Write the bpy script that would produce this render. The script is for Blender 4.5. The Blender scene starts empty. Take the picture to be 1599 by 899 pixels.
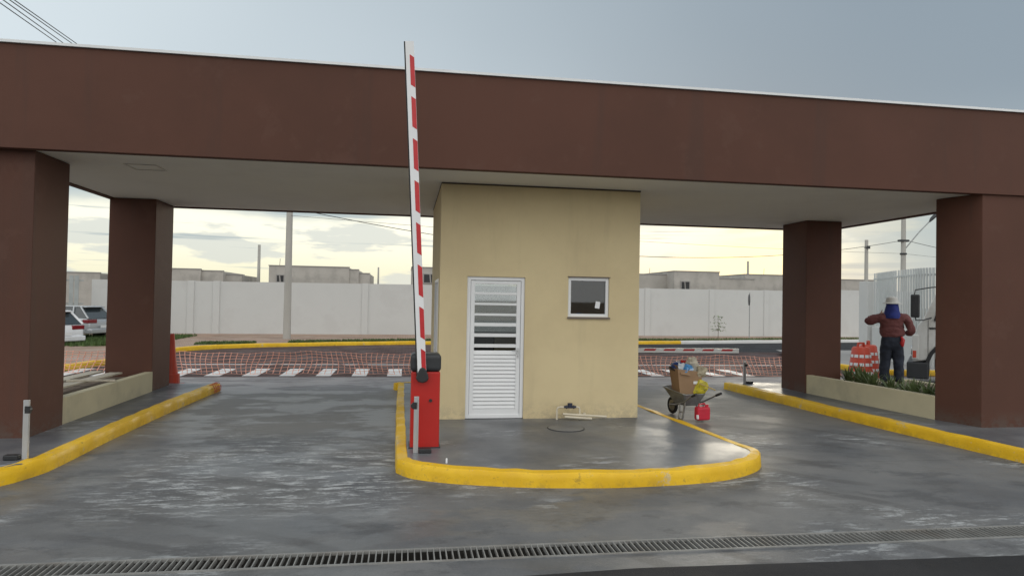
import bpy, bmesh, math, random
from mathutils import Vector, Matrix, Euler
random.seed(7)
sc = bpy.context.scene
C = sc.collection
R = math.radians
# ------------------------------------------------------------------ camera
cam_d = bpy.data.cameras.new('camera'); cam = bpy.data.objects.new('camera', cam_d); C.objects.link(cam)
cam_d.sensor_width = 36.0; cam_d.lens = 1055/1599*36; cam_d.clip_start = .05; cam_d.clip_end = 3000
_r = Vector((.98778, -.15482, .01777)); _u = Vector((-.02033, -.01495, .99968)); _f = Vector((.15450, .98783, .01792))
cam.matrix_world = Matrix(((_r.x,_u.x,-_f.x,0),(_r.y,_u.y,-_f.y,0),(_r.z,_u.z,-_f.z,1.85),(0,0,0,1)))
sc.camera = cam
# ------------------------------------------------------------------ view + world + sun
sc.view_settings.view_transform = 'Standard'; sc.view_settings.look = 'None'
sc.view_settings.exposure = 0.0; sc.view_settings.gamma = 1.0
SUN_AZ, SUN_EL = R(27), R(5)
w = bpy.data.worlds.new('World'); sc.world = w; w.use_nodes = True
nt = w.node_tree; nt.nodes.clear()
def N(t, **kw):
    n = nt.nodes.new(t)
    for k, v in kw.items(): setattr(n, k, v)
    return n
def L(a, b): nt.links.new(a, b)
def setin(sock, v):
    if hasattr(v, 'links') or hasattr(v, 'is_output'): L(v, sock)
    else: sock.default_value = v
def M_(op, a, b=None, c=None, clamp=False):
    n = N('ShaderNodeMath', operation=op, use_clamp=clamp)
    setin(n.inputs[0], a)
    if b is not None: setin(n.inputs[1], b)
    if c is not None: setin(n.inputs[2], c)
    return n.outputs[0]
def MR(v, a, b, c=0., d=1., smooth=True):
    n = N('ShaderNodeMapRange'); n.interpolation_type = 'SMOOTHSTEP' if smooth else 'LINEAR'
    setin(n.inputs[0], v)
    for i, q in enumerate((a, b, c, d)): n.inputs[i+1].default_value = q
    return n.outputs[0]
def MX(f, a, b):
    n = N('ShaderNodeMix', data_type='RGBA'); setin(n.inputs[0], f)
    for s, v in ((n.inputs[6], a), (n.inputs[7], b)):
        if isinstance(v, tuple): s.default_value = (*v, 1)
        else: L(v, s)
    return n.outputs[2]
tc = N('ShaderNodeTexCoord'); sep = N('ShaderNodeSeparateXYZ'); L(tc.outputs['Generated'], sep.inputs[0])
dx, dy, dz = sep.outputs
el = M_('MULTIPLY', M_('ARCSINE', dz), 57.2958)
az = M_('MULTIPLY', M_('ARCTAN2', dx, dy), 57.2958)
cmb = N('ShaderNodeCombineXYZ'); L(M_('MULTIPLY', az, .06), cmb.inputs[0]); L(M_('MULTIPLY', el, .22), cmb.inputs[1])
def noise(scale, detail, rough, off=0., sx=1., sy=1.):
    mp = N('ShaderNodeMapping'); L(cmb.outputs[0], mp.inputs[0]); mp.inputs['Location'].default_value = (off, off*.7, off*.3)
    mp.inputs['Scale'].default_value = (sx, sy, 1)
    n = N('ShaderNodeTexNoise'); L(mp.outputs[0], n.inputs['Vector'])
    n.inputs['Scale'].default_value = scale; n.inputs['Detail'].default_value = detail; n.inputs['Roughness'].default_value = rough
    return n.outputs[0]
n_edge = noise(.9, 5, .6, 3.1, 1, .6)
n_cum = noise(1.5, 7, .55, 8.3, 1, 1.3)
n_str = noise(2.2, 5, .6, 1.7, .35, 3.2)
n_big = noise(.25, 3, .5, 5.5, 1, .5)
el_d = M_('ADD', el, M_('MULTIPLY', M_('SUBTRACT', n_edge, .5), 4.2))
# high overcast deck, brighter to the left
side = MR(M_('ADD', az, M_('MULTIPLY', M_('SUBTRACT', n_big, .5), 40)), -42, 42)
high = MX(side, (.76, .85, .90), (.285, .355, .42))
upd = MR(el, 14, 80)
high = MX(M_('MULTIPLY', upd, .5), high, (.34, .40, .46))
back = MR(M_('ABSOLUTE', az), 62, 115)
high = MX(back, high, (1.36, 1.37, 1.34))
lowh = MR(el, 16, 7)
lowh = M_('MULTIPLY', lowh, M_('SUBTRACT', 1., back))
high = MX(M_('MULTIPLY', lowh, .55), high, (.50, .60, .64))
# bright gap under the deck
cream = MX(MR(el, .5, 6), (.98, .95, .70), (1.18, 1.15, .96))
cream = MX(M_('MULTIPLY', MR(n_cum, .50, .56), .8), cream, (.72, .76, .72))
cream = MX(M_('MULTIPLY', MR(n_str, .56, .66), .8), cream, (.44, .52, .55))
dist = M_('SQRT', M_('ADD', M_('POWER', M_('SUBTRACT', az, 28.), 2.), M_('POWER', M_('MULTIPLY', M_('SUBTRACT', el, 3.4), 1.7), 2.)))
cream = MX(MR(dist, 8, 0), cream, (1.5, 1.3, .75))
gap = MR(el_d, 7.6, 5.9)
azgap = M_('MULTIPLY', MR(M_('ADD', az, M_('MULTIPLY', M_('SUBTRACT', n_edge, .5), 16)), 40, 30), MR(az, -75, -45))
gap2 = M_('MULTIPLY', gap, azgap)
low_r = MX(M_('MULTIPLY', MR(n_cum, .52, .62), .8), (.46, .55, .57), (.62, .66, .60))
midc = MX(MR(el_d, 9, 6), high, low_r)
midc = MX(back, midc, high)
col = MX(gap2, midc, cream)
under = MR(el, 0, -2); col = MX(under, col, (.12, .11, .10))
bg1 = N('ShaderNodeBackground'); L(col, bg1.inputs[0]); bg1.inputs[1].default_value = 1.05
sky = N('ShaderNodeTexSky', sky_type='NISHITA'); sky.sun_disc = False; sky.sun_elevation = SUN_EL; sky.sun_rotation = SUN_AZ
bg2 = N('ShaderNodeBackground'); L(sky.outputs[0], bg2.inputs[0]); bg2.inputs[1].default_value = .05
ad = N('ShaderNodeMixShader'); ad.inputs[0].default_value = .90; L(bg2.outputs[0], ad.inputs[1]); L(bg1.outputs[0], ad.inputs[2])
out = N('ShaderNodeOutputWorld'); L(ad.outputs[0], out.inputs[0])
sd = bpy.data.lights.new('sun', 'SUN'); sd.energy = .5; sd.angle = R(14); sd.color = (1, .9, .72); sd.specular_factor = .3
so = bpy.data.objects.new('sun', sd); C.objects.link(so)
so.rotation_euler = (R(90)-SUN_EL, 0, math.pi-SUN_AZ)

# ------------------------------------------------------------------ materials
def mat(name, col, rough=.6, var=.12, vscale=3., bump=0., bscale=60., metal=0., stretch=(1,1,1), dirt=None, dirt_amt=.3, dscale=1.2, rvar=.0, trans=0., spec=.5, coat=0.):
    m = bpy.data.materials.new(name); m.use_nodes = True; global nt
    save = nt; nt = m.node_tree; b = nt.nodes['Principled BSDF']
    t = N('ShaderNodeTexCoord'); mp = N('ShaderNodeMapping'); L(t.outputs['Object'], mp.inputs[0]); mp.inputs['Scale'].default_value = stretch
    n = N('ShaderNodeTexNoise'); L(mp.outputs[0], n.inputs['Vector']); n.inputs['Scale'].default_value = vscale; n.inputs['Detail'].default_value = 6
    f = MR(n.outputs[0], .3, .7, 1-var, 1+var, False)
    mul = N('ShaderNodeMix', data_type='RGBA', blend_type='MULTIPLY'); mul.inputs[0].default_value = 1
    mul.inputs[6].default_value = (*col, 1)
    cc = N('ShaderNodeCombineColor'); [L(f, cc.inputs[i]) for i in range(3)]; L(cc.outputs[0], mul.inputs[7])
    c = mul.outputs[2]
    if dirt:
        n2 = N('ShaderNodeTexNoise'); L(mp.outputs[0], n2.inputs['Vector']); n2.inputs['Scale'].default_value = dscale; n2.inputs['Detail'].default_value = 9; n2.inputs['Roughness'].default_value = .65
        c = MX(M_('MULTIPLY', MR(n2.outputs[0], .48, .68), dirt_amt), c, dirt)
    L(c, b.inputs['Base Color'])
    b.inputs['Roughness'].default_value = rough; b.inputs['Metallic'].default_value = metal
    b.inputs['Specular IOR Level'].default_value = spec
    if coat: b.inputs['Coat Weight'].default_value = coat; b.inputs['Coat Roughness'].default_value = .08
    if rvar:
        n4 = N('ShaderNodeTexNoise'); L(mp.outputs[0], n4.inputs['Vector']); n4.inputs['Scale'].default_value = dscale*.8; n4.inputs['Detail'].default_value = 5
        L(MR(n4.outputs[0], .35, .65, max(.02, rough-rvar), rough+rvar), b.inputs['Roughness'])
    if bump:
        n3 = N('ShaderNodeTexNoise'); L(mp.outputs[0], n3.inputs['Vector']); n3.inputs['Scale'].default_value = bscale; n3.inputs['Detail'].default_value = 5
        bp = N('ShaderNodeBump'); bp.inputs['Strength'].default_value = bump; bp.inputs['Distance'].default_value = .01
        L(n3.outputs[0], bp.inputs['Height']); L(bp.outputs[0], b.inputs['Normal'])
    nt = save
    return m
def glass_mat(name, tint=(.9,.95,.95), rough=.02, dark=.5, refl=.25):
    m = bpy.data.materials.new(name); m.use_nodes = True; global nt
    save = nt; nt = m.node_tree; nt.nodes.clear()
    tr = N('ShaderNodeBsdfTransparent'); tr.inputs[0].default_value = (*[t*dark for t in tint], 1)
    gl = N('ShaderNodeBsdfGlossy'); gl.inputs['Roughness'].default_value = rough; gl.inputs[0].default_value = (1,1,1,1)
    fr = N('ShaderNodeLayerWeight'); fr.inputs[0].default_value = refl
    mx = N('ShaderNodeMixShader'); L(fr.outputs['Fresnel'], mx.inputs[0]); L(tr.outputs[0], mx.inputs[1]); L(gl.outputs[0], mx.inputs[2])
    o = N('ShaderNodeOutputMaterial'); L(mx.outputs[0], o.inputs[0]); nt = save
    return m
BROWN = mat('brown_paint', (.090, .039, .026), .75, .06, .8, .25, 120, dirt=(.076,.036,.025), dirt_amt=.6, dscale=.5)
BEIGE = mat('beige_paint', (.66, .53, .29), .8, .05, .9, .2, 130, dirt=(.58,.46,.26), dirt_amt=.5, dscale=.6)
BEIGE2 = mat('pale_beige_paint', (.52, .47, .32), .75, .07, 2, .25, 120, dirt=(.36,.33,.24), dirt_amt=.5, dscale=1.5)
def f_brown(b):
    v = N('ShaderNodeTexCoord').outputs['Object']
    sx = N('ShaderNodeSeparateXYZ'); L(v, sx.inputs[0])
    base = MX(MR(nz(v, .5, 6, .6), .35, .65), (.088,.037,.024), (.104,.043,.028))
    base = MX(M_('MULTIPLY', MR(nz(v, 2.2, 6, .6, (1,1,0), (1,1,.08)), .54, .66), .35), base, (.070,.038,.029))
    base = MX(M_('MULTIPLY', MR(nz(v, 1.6, 6, .7, (6,1,0)), .56, .66), .3), base, (.12,.060,.044))
    base = MX(M_('MULTIPLY', M_('MULTIPLY', MR(sx.outputs[2], .42, .16), MR(nz(v, 6, 7, .75), .42, .56)), .5), base, (.10,.085,.072))
    L(base, b.inputs['Base Color']); b.inputs['Roughness'].default_value = .72; b.inputs['Specular IOR Level'].default_value = .35
    bp = N('ShaderNodeBump'); bp.inputs['Strength'].default_value = .35; bp.inputs['Distance'].default_value = .008
    L(M_('ADD', nz(v, 110, 4, .7), M_('MULTIPLY', nz(v, 1.2, 3), 2.)), bp.inputs['Height']); L(bp.outputs[0], b.inputs['Normal'])
CEIL = mat('ceiling_paint', (.80, .78, .72), .85, .03, .6, .05, 80, dirt=(.66,.63,.58), dirt_amt=.4, dscale=.4)
WHITEW = mat('white_wall_paint', (.58, .59, .58), .8, .04, .6, .15, 60, dirt=(.50,.50,.49), dirt_amt=.5, dscale=.6)
CONC = mat('raw_concrete', (.42, .40, .37), .9, .12, .8, .4, 30, dirt=(.28,.27,.25), dirt_amt=.6, dscale=.9)
POLEC = mat('pole_concrete', (.42, .41, .38), .85, .10, 2, .3, 40, stretch=(1,1,.3), dirt=(.33,.32,.30), dirt_amt=.4)
ALU = mat('aluminium', (.62, .63, .64), .35, .05, 5, .0, metal=.85)
WPAINT = mat('white_enamel', (.78, .79, .80), .35, .04, 2, .05, 60)
BLACKP = mat('black_plastic', (.02, .021, .023), .45, .2, 4, .1, 80)
DARKG = mat('dark_grey_plastic', (.028, .031, .035), .45, .15, 4, .1, 80)
REDP = mat('red_enamel', (.47, .014, .009), .42, .08, 3, .05, 90, dirt=(.35,.02,.012), dirt_amt=.4, dscale=3)
REDST = mat('red_reflective', (.52, .02, .025), .4, .08, 12)
SOIL = mat('soil', (.16, .12, .09), .95, .35, 6, .9, 30, dirt=(.30,.25,.19), dirt_amt=.6, dscale=3)
WOOD = mat('pale_board', (.52, .47, .38), .7, .15, 3, .3, 40, stretch=(6,1,1), dirt=(.30,.26,.20), dirt_amt=.5)
ORANGE = mat('orange_plastic', (.52, .055, .025), .5, .15, 3, .1, 40, dirt=(.35,.05,.03), dirt_amt=.5, dscale=3)
NETM = mat('orange_net', (.80, .40, .30), .6, .15, 3)
RUBBER = mat('rubber', (.022,.022,.022), .75, .2, 6, .3, 60)
GALV = mat('galvanised_steel', (.34, .35, .35), .42, .2, 5, .15, 50, metal=.65, dirt=(.20,.19,.18), dirt_amt=.6, dscale=6)
GRATEM = mat('grate_steel', (.30, .30, .29), .55, .2, 5, .1, 60, metal=.3, dirt=(.25,.22,.19), dirt_amt=.5, dscale=2)
PVC = mat('pvc_beige', (.60, .54, .42), .45, .08, 5)
SLATM = mat('white_slats', (.50, .53, .53), .5, .06, 2)
CABLE = mat('cable_black', (.03,.03,.035), .6, .1, 3)
LEAF = mat('leaf_green', (.13, .18, .07), .5, .35, 8, dirt=(.26,.28,.15), dirt_amt=.5, dscale=6)
GRASSM = mat('grass_green', (.07, .12, .03), .7, .4, 6)
CARD = mat('cardboard', (.33, .21, .12), .85, .10, 4, .2, 40, dirt=(.25,.155,.09), dirt_amt=.5, dscale=4)
GLASSD = glass_mat('window_glass', (.85,.88,.9), .02, .75, .38)
GLASSF = glass_mat('door_glass', (.92,.96,.96), .03, .92, .52)
CARGL = mat('car_glass', (.03,.04,.045), .08, .05, 2, spec=.9)
CARW = mat('car_white', (.72,.73,.75), .25, .02, 2, coat=.6)
CARS = mat('car_silver', (.45,.47,.49), .28, .02, 2, metal=.3, coat=.5)
TAIL = mat('tail_light', (.20,.01,.015), .15, .05, 8)

def special(name, fn):
    global nt
    m = bpy.data.materials.new(name); m.use_nodes = True; save = nt; nt = m.node_tree
    fn(nt.nodes['Principled BSDF']); nt = save; return m
def nz(vec, sc_, det=6, rough=.6, loc=(0,0,0), st=(1,1,1)):
    mp = N('ShaderNodeMapping'); L(vec, mp.inputs[0]); mp.inputs['Location'].default_value = loc; mp.inputs['Scale'].default_value = st
    n = N('ShaderNodeTexNoise'); L(mp.outputs[0], n.inputs['Vector']); n.inputs['Scale'].default_value = sc_; n.inputs['Detail'].default_value = det; n.inputs['Roughness'].default_value = rough
    return n.outputs[0]
def f_drive(b):     # wet grey painted concrete with worn pale scuffs
    v = N('ShaderNodeTexCoord').outputs['Object']
    sx = N('ShaderNodeSeparateXYZ'); L(v, sx.inputs[0])
    base = MX(MR(nz(v, .8, 5, .6), .35, .65), (.115, .121, .130), (.175, .177, .178))
    base = MX(M_('MULTIPLY', MR(nz(v, 1.3, 9, .72, (3,1,0), (.8,1.3,1)), .52, .60), .55), base, (.070, .074, .080))
    base = MX(M_('MULTIPLY', MR(nz(v, .45, 4, .5, (9,4,0)), .52, .62), .35), base, (.140, .138, .132))
    reg = M_('MULTIPLY', MR(nz(v, .42, 3, .5, (1.5,6.2,0)), .52, .62), .8)
    fine = MR(nz(v, 6.5, 12, .85, (0,0,0), (.40,1.4,1)), .515, .56)
    lane = M_('MULTIPLY', MR(sx.outputs[0], -3.3, -2.2), MR(sx.outputs[0], .3, -.2))
    band = M_('MULTIPLY', M_('MULTIPLY', MR(sx.outputs[1], 5.6, 6.6), MR(sx.outputs[1], 9.0, 8.2)), lane)
    band = M_('MULTIPLY', band, MR(nz(v, 1.2, 4, .6, (4.4,2,0), (.5,1,1)), .28, .42))
    scuff = M_('MULTIPLY', M_('MAXIMUM', reg, band), fine)
    base = MX(M_('MULTIPLY', scuff, .85), base, (.50, .52, .53))
    # screed / tyre arcs
    wv = N('ShaderNodeTexWave', wave_type='RINGS', rings_direction='Z'); mp = N('ShaderNodeMapping'); L(v, mp.inputs[0]); mp.inputs['Location'].default_value = (6, 2.5, 0)
    L(mp.outputs[0], wv.inputs[0]); wv.inputs['Scale'].default_value = .55; wv.inputs['Distortion'].default_value = 3.5; wv.inputs['Detail'].default_value = 4
    base = MX(M_('MULTIPLY', MR(wv.outputs['Fac'], .70, .95), M_('MULTIPLY', MR(nz(v, .5, 3, .5, (7,7,0)), .45, .6), .5)), base, (.070, .070, .072))
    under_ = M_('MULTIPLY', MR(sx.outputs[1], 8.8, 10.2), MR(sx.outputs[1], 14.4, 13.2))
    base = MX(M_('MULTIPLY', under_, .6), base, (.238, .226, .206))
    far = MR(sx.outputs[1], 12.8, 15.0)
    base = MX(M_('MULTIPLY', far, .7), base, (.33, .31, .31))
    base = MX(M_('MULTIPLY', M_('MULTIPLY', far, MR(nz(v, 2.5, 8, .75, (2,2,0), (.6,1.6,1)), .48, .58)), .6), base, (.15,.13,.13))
    # fine aggregate, small pits and specks
    base = MX(M_('MULTIPLY', MR(nz(v, 70, 4, .7), .56, .66), .35), base, (.27,.27,.28))
    base = MX(M_('MULTIPLY', MR(nz(v, 24, 6, .8, (8,1,0)), .60, .66), .55), base, (.045,.045,.05))
    # control joints
    jy = M_('ABSOLUTE', M_('SUBTRACT', M_('FRACT', M_('ADD', M_('DIVIDE', sx.outputs[1], 3.1), .13)), .5))
    base = MX(M_('MULTIPLY', MR(jy, .0025, .0010), .7), base, (.05,.05,.052))
    L(base, b.inputs['Base Color'])
    wet = MR(nz(v, .9, 7, .6, (5,5,0), (.7,1.2,1)), .47, .55)
    L(M_('ADD', M_('SUBTRACT', .60, M_('MULTIPLY', M_('MULTIPLY', wet, MR(sx.outputs[0], 3.5, 1.0, .35, 1.)), .26)), M_('MULTIPLY', scuff, .12)), b.inputs['Roughness']); b.inputs['Specular IOR Level'].default_value = .34
    bp = N('ShaderNodeBump'); bp.inputs['Strength'].default_value = .3; bp.inputs['Distance'].default_value = .008
    L(M_('ADD', M_('MULTIPLY', nz(v, 9, 6, .7, (0,0,0), (.7,1.3,1)), .8), nz(v, 90, 3, .6)), bp.inputs['Height']); L(bp.outputs[0], b.inputs['Normal'])
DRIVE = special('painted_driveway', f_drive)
def f_walk(b):
    v = N('ShaderNodeTexCoord').outputs['Object']
    base = MX(MR(nz(v, .9, 6, .6), .35, .65), (.100, .106, .118), (.165, .170, .178))
    sc_ = M_('MULTIPLY', MR(nz(v, .8, 3, .5, (2.2,3,0)), .53, .64), MR(nz(v, 7, 9, .75, (0,0,0), (.5,1.3,1)), .5, .6))
    base = MX(M_('MULTIPLY', sc_, .7), base, (.40, .42, .46))
    L(base, b.inputs['Base Color']); b.inputs['Specular IOR Level'].default_value = .28
    L(MR(nz(v, 1.1, 5, .6, (5,1,0)), .35, .65, .30, .46), b.inputs['Roughness'])
    bp = N('ShaderNodeBump'); bp.inputs['Strength'].default_value = .12; bp.inputs['Distance'].default_value = .006
    L(nz(v, 40, 5, .7), bp.inputs['Height']); L(bp.outputs[0], b.inputs['Normal'])
WALK = special('painted_pavement', f_walk)
def brick(scale, c1, c2, mortar, ro, bw=.5, rh=.25, ms=.03):
    def f(b):
        v = N('ShaderNodeTexCoord').outputs['Object']
        t = N('ShaderNodeTexBrick'); L(v, t.inputs['Vector']); t.inputs['Scale'].default_value = scale
        t.inputs['Color1'].default_value = (*c1,1); t.inputs['Color2'].default_value = (*c2,1); t.inputs['Mortar'].default_value = (*mortar,1)
        t.inputs['Mortar Size'].default_value = ms; t.inputs['Brick Width'].default_value = bw; t.inputs['Row Height'].default_value = rh
        c = MX(M_('MULTIPLY', MR(nz(v, 1.3, 7, .65, (1,2,0), (.6,1,1)), .42, .62), .6), t.outputs[0], tuple(x*.55 for x in c1))
        b.inputs['Specular IOR Level'].default_value = .3; L(c, b.inputs['Base Color']); L(MR(nz(v, .9, 4), .35, .65, max(ro-.15,.05), ro+.15), b.inputs['Roughness'])
        bp = N('ShaderNodeBump'); bp.inputs['Strength'].default_value = .5; bp.inputs['Distance'].default_value = .008
        L(t.outputs['Fac'], bp.inputs['Height']); bp.invert = True; L(bp.outputs[0], b.inputs['Normal'])
    return f
BROWN = special('brown_masonry_paint', f_brown)
def f_beige(b):
    v = N('ShaderNodeTexCoord').outputs['Object']
    sx = N('ShaderNodeSeparateXYZ'); L(v, sx.inputs[0])
    base = MX(MR(nz(v, .7, 6, .6), .35, .65), (.60,.49,.29), (.67,.555,.33))
    base = MX(M_('MULTIPLY', MR(nz(v, 2.5, 6, .65, (1,1,0), (1,1,.12)), .55, .68), .3), base, (.52,.43,.26))
    base = MX(M_('MULTIPLY', M_('MULTIPLY', MR(sx.outputs[2], .46, .16), MR(nz(v, 7, 8, .8), .45, .58)), .45), base, (.36,.31,.22))
    L(base, b.inputs['Base Color']); b.inputs['Roughness'].default_value = .8
    bp = N('ShaderNodeBump'); bp.inputs['Strength'].default_value = .3; bp.inputs['Distance'].default_value = .008
    L(M_('ADD', nz(v, 110, 4, .7), M_('MULTIPLY', nz(v, 1.5, 3), 2.)), bp.inputs['Height']); L(bp.outputs[0], b.inputs['Normal'])
BEIGE = special('beige_masonry_paint', f_beige)
PAVER = special('road_pavers', brick(2.2, (.085,.045,.040), (.125,.075,.066), (.030,.022,.022), .7))
SIDEP = special('sidewalk_pavers', brick(2.2, (.40,.27,.20), (.46,.33,.25), (.25,.17,.13), .6))
def f_asph(b):
    v = N('ShaderNodeTexCoord').outputs['Object']
    base = MX(MR(nz(v, 1.0, 6), .35, .65), (.016, .016, .018), (.034, .034, .037))
    base = MX(M_('MULTIPLY', MR(nz(v, 120, 3, .7), .58, .68), .5), base, (.09,.09,.09))
    L(base, b.inputs['Base Color']); L(MR(nz(v, 2, 4), .35, .65, .65, .85), b.inputs['Roughness']); b.inputs['Specular IOR Level'].default_value = .25
    bp = N('ShaderNodeBump'); bp.inputs['Strength'].default_value = .7; bp.inputs['Distance'].default_value = .01
    L(nz(v, 110, 4, .7), bp.inputs['Height']); L(bp.outputs[0], b.inputs['Normal'])
ASPH = special('asphalt', f_asph)
def f_yel(b):
    v = N('ShaderNodeTexCoord').outputs['Object']
    base = MX(MR(nz(v, 2.5, 6), .35, .65), (.74, .44, .008), (.84, .52, .014))
    base = MX(M_('MULTIPLY', MR(nz(v, 5, 9, .75), .60, .66), .5), base, (.22, .14, .04))
    base = MX(M_('MULTIPLY', MR(nz(v, 2.2, 8, .8, (4,4,4)), .58, .63), .6), base, (.50,.46,.36))
    sx = N('ShaderNodeSeparateXYZ'); L(v, sx.inputs[0])
    base = MX(M_('MULTIPLY', M_('MULTIPLY', MR(sx.outputs[2], .10, .0), MR(nz(v, 4, 8, .8, (2,7,1)), .46, .58)), .35), base, (.24,.16,.05))
    base = MX(M_('MULTIPLY', MR(nz(v, 30, 5, .7, (1,3,1)), .60, .68), .5), base, (.30,.19,.03))
    L(base, b.inputs['Base Color']); L(MR(nz(v, 3, 4), .35, .65, .42, .7), b.inputs['Roughness'])
    bp = N('ShaderNodeBump'); bp.inputs['Strength'].default_value = .45; bp.inputs['Distance'].default_value = .012
    L(nz(v, 9, 7, .7), bp.inputs['Height']); L(bp.outputs[0], b.inputs['Normal'])
YELLOW = special('yellow_kerb_paint', f_yel)
def f_mark(b):
    v = N('ShaderNodeTexCoord').outputs['Object']
    base = MX(M_('MULTIPLY', MR(nz(v, 9, 9, .75), .56, .66), .5), (.76,.76,.75), (.20,.17,.165))
    L(base, b.inputs['Base Color']); b.inputs['Roughness'].default_value = .45
MARK = special('road_marking_paint', f_mark)
EARTH = mat('earth', (.22, .15, .10), .95, .25, .15, .6, 4, dirt=(.10,.13,.05), dirt_amt=.8, dscale=.12)
KERBW = mat('kerb_white', (.66,.66,.65), .55, .06, 2, .2, 30)
KERBG = mat('kerb_concrete', (.30,.29,.28), .8, .1, 2, .2, 30)

# ------------------------------------------------------------------ mesh helpers
class MB:
    def __init__(s): s.v = []; s.f = []; s.m = []; s.mi = 0
    def add(s, vs, fs):
        o = len(s.v); s.v += [tuple(x) for x in vs]; s.f += [tuple(i+o for i in f) for f in fs]; s.m += [s.mi]*len(fs); return s
    def box(s, x0, x1, y0, y1, z0, z1, rot=0., about=None):
        vs = [Vector((x, y, z)) for z in (z0, z1) for x, y in ((x0,y0),(x1,y0),(x1,y1),(x0,y1))]
        if rot:
            c = Vector(about) if about else Vector(((x0+x1)/2, (y0+y1)/2, 0)); Rm = Matrix.Rotation(rot, 3, 'Z')
            vs = [Rm@(v-c)+c for v in vs]
        return s.add(vs, [(0,3,2,1),(4,5,6,7),(0,1,5,4),(1,2,6,5),(2,3,7,6),(3,0,4,7)])
    def bar(s, a, b, wd, dp, up=(0,0,1)):   # rectangular bar from a to b
        a = Vector(a); b = Vector(b); d = (b-a).normalized(); u = Vector(up)
        if abs(d.dot(u)) > .95: u = Vector((0,1,0))
        x = d.cross(u).normalized()*wd/2; y = x.cross(d).normalized()*dp/2
        vs = [p+q for p in (a, b) for q in (-x-y, x-y, x+y, -x+y)]
        return s.add(vs, [(0,3,2,1),(4,5,6,7),(0,1,5,4),(1,2,6,5),(2,3,7,6),(3,0,4,7)])
    def tube(s, pts, r, n=10, cap=True):
        pts = [Vector(p) for p in pts]; rs = r if isinstance(r, (list, tuple)) else [r]*len(pts)
        o = len(s.v); k = len(pts); u = None
        for i, p in enumerate(pts):
            d = (pts[min(i+1,k-1)]-pts[max(i-1,0)])
            d = d.normalized() if d.length else Vector((0,0,1))
            if u is None: u = d.orthogonal().normalized()
            u = (u-d*u.dot(d)).normalized(); v = d.cross(u)
            for j in range(n):
                a = 2*math.pi*j/n; s.v.append(tuple(p+(u*math.cos(a)+v*math.sin(a))*rs[i]))
        for i in range(k-1):
            for j in range(n):
                s.f.append((o+i*n+j, o+i*n+(j+1)%n, o+(i+1)*n+(j+1)%n, o+(i+1)*n+j)); s.m.append(s.mi)
        if cap:
            s.f.append(tuple(o+j for j in reversed(range(n)))); s.m.append(s.mi)
            s.f.append(tuple(o+(k-1)*n+j for j in range(n))); s.m.append(s.mi)
        return s
    def lathe(s, prof, n=24, c=(0,0,0), jit=0.):
        o = len(s.v)
        for r, z in prof:
            for j in range(n):
                a = 2*math.pi*j/n; rr = r*(1+random.uniform(-jit, jit)); s.v.append((c[0]+rr*math.cos(a), c[1]+rr*math.sin(a), c[2]+z))
        for i in range(len(prof)-1):
            for j in range(n): s.f.append((o+i*n+j, o+i*n+(j+1)%n, o+(i+1)*n+(j+1)%n, o+(i+1)*n+j)); s.m.append(s.mi)
        s.f.append(tuple(o+j for j in reversed(range(n)))); s.m.append(s.mi)
        s.f.append(tuple(o+(len(prof)-1)*n+j for j in range(n))); s.m.append(s.mi)
        return s
    def prism(s, poly, z0, z1):
        k = len(poly); vs = [(x,y,z0) for x,y in poly]+[(x,y,z1) for x,y in poly]
        return s.add(vs, [tuple(reversed(range(k))), tuple(range(k,2*k))]+[(i,(i+1)%k,k+(i+1)%k,k+i) for i in range(k)])
    def xprism(s, poly, y0, y1):      # polygon in (x,z) extruded along y
        k = len(poly); vs = [(x,y0,z) for x,z in poly]+[(x,y1,z) for x,z in poly]
        return s.add(vs, [tuple(range(k)), tuple(reversed(range(k,2*k)))]+[((i+1)%k,i,k+i,k+(i+1)%k) for i in range(k)])
    def sheet(s, poly, z): k = len(poly); return s.add([(x,y,z) for x,y in poly], [tuple(range(k))])
    def quad(s, *p): return s.add(p, [tuple(range(len(p)))])
    def sphere(s, c, r, n=12, sq=(1,1,1)):
        prof = [(max(1e-4, math.sin(math.pi*i/n))*r, -math.cos(math.pi*i/n)*r) for i in range(n+1)]
        o = len(s.v); s.lathe(prof, n*2)
        for i in range(o, len(s.v)):
            x,y,z = s.v[i]; s.v[i] = (c[0]+x*sq[0], c[1]+y*sq[1], c[2]+z*sq[2])
        return s
    def build(s, name, m, parent=None, smooth=False, bevel=0., seg=2, sub=0):
        me = bpy.data.meshes.new(name); me.from_pydata(s.v, [], s.f); me.update()
        ms = m if isinstance(m, (list, tuple)) else [m]
        for q in ms: me.materials.append(q)
        if len(ms) > 1: me.polygons.foreach_set('material_index', s.m)
        if smooth:
            me.polygons.foreach_set('use_smooth', [True]*len(me.polygons))
            try: me.set_sharp_from_angle(angle=R(38))
            except Exception: pass
        o = bpy.data.objects.new(name, me); C.objects.link(o)
        if parent: o.parent = parent
        if bevel:
            b = o.modifiers.new('bevel', 'BEVEL'); b.width = bevel; b.segments = seg; b.limit_method = 'ANGLE'; b.angle_limit = R(40)
        if sub:
            q = o.modifiers.new('sub', 'SUBSURF'); q.levels = q.render_levels = sub
        return o
def tag(o, label=None, cat=None, group=None, kind=None):
    if label: o['label'] = label
    if cat: o['category'] = cat
    if group: o['group'] = group
    if kind: o['kind'] = kind
    return o
def T(name, label, cat, loc=(0,0,0), rz=0., group=None):
    o = bpy.data.objects.new(name, None); C.objects.link(o); o.location = loc; o.rotation_euler = (0,0,rz); o.empty_display_size = .2
    return tag(o, label, cat, group)
def S(o): o['kind'] = 'structure'; return o
def copy_tree(o, parent=None):
    c = o.copy(); C.objects.link(c); c.parent = parent
    for ch in list(o.children): copy_tree(ch, c)
    return c
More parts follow.
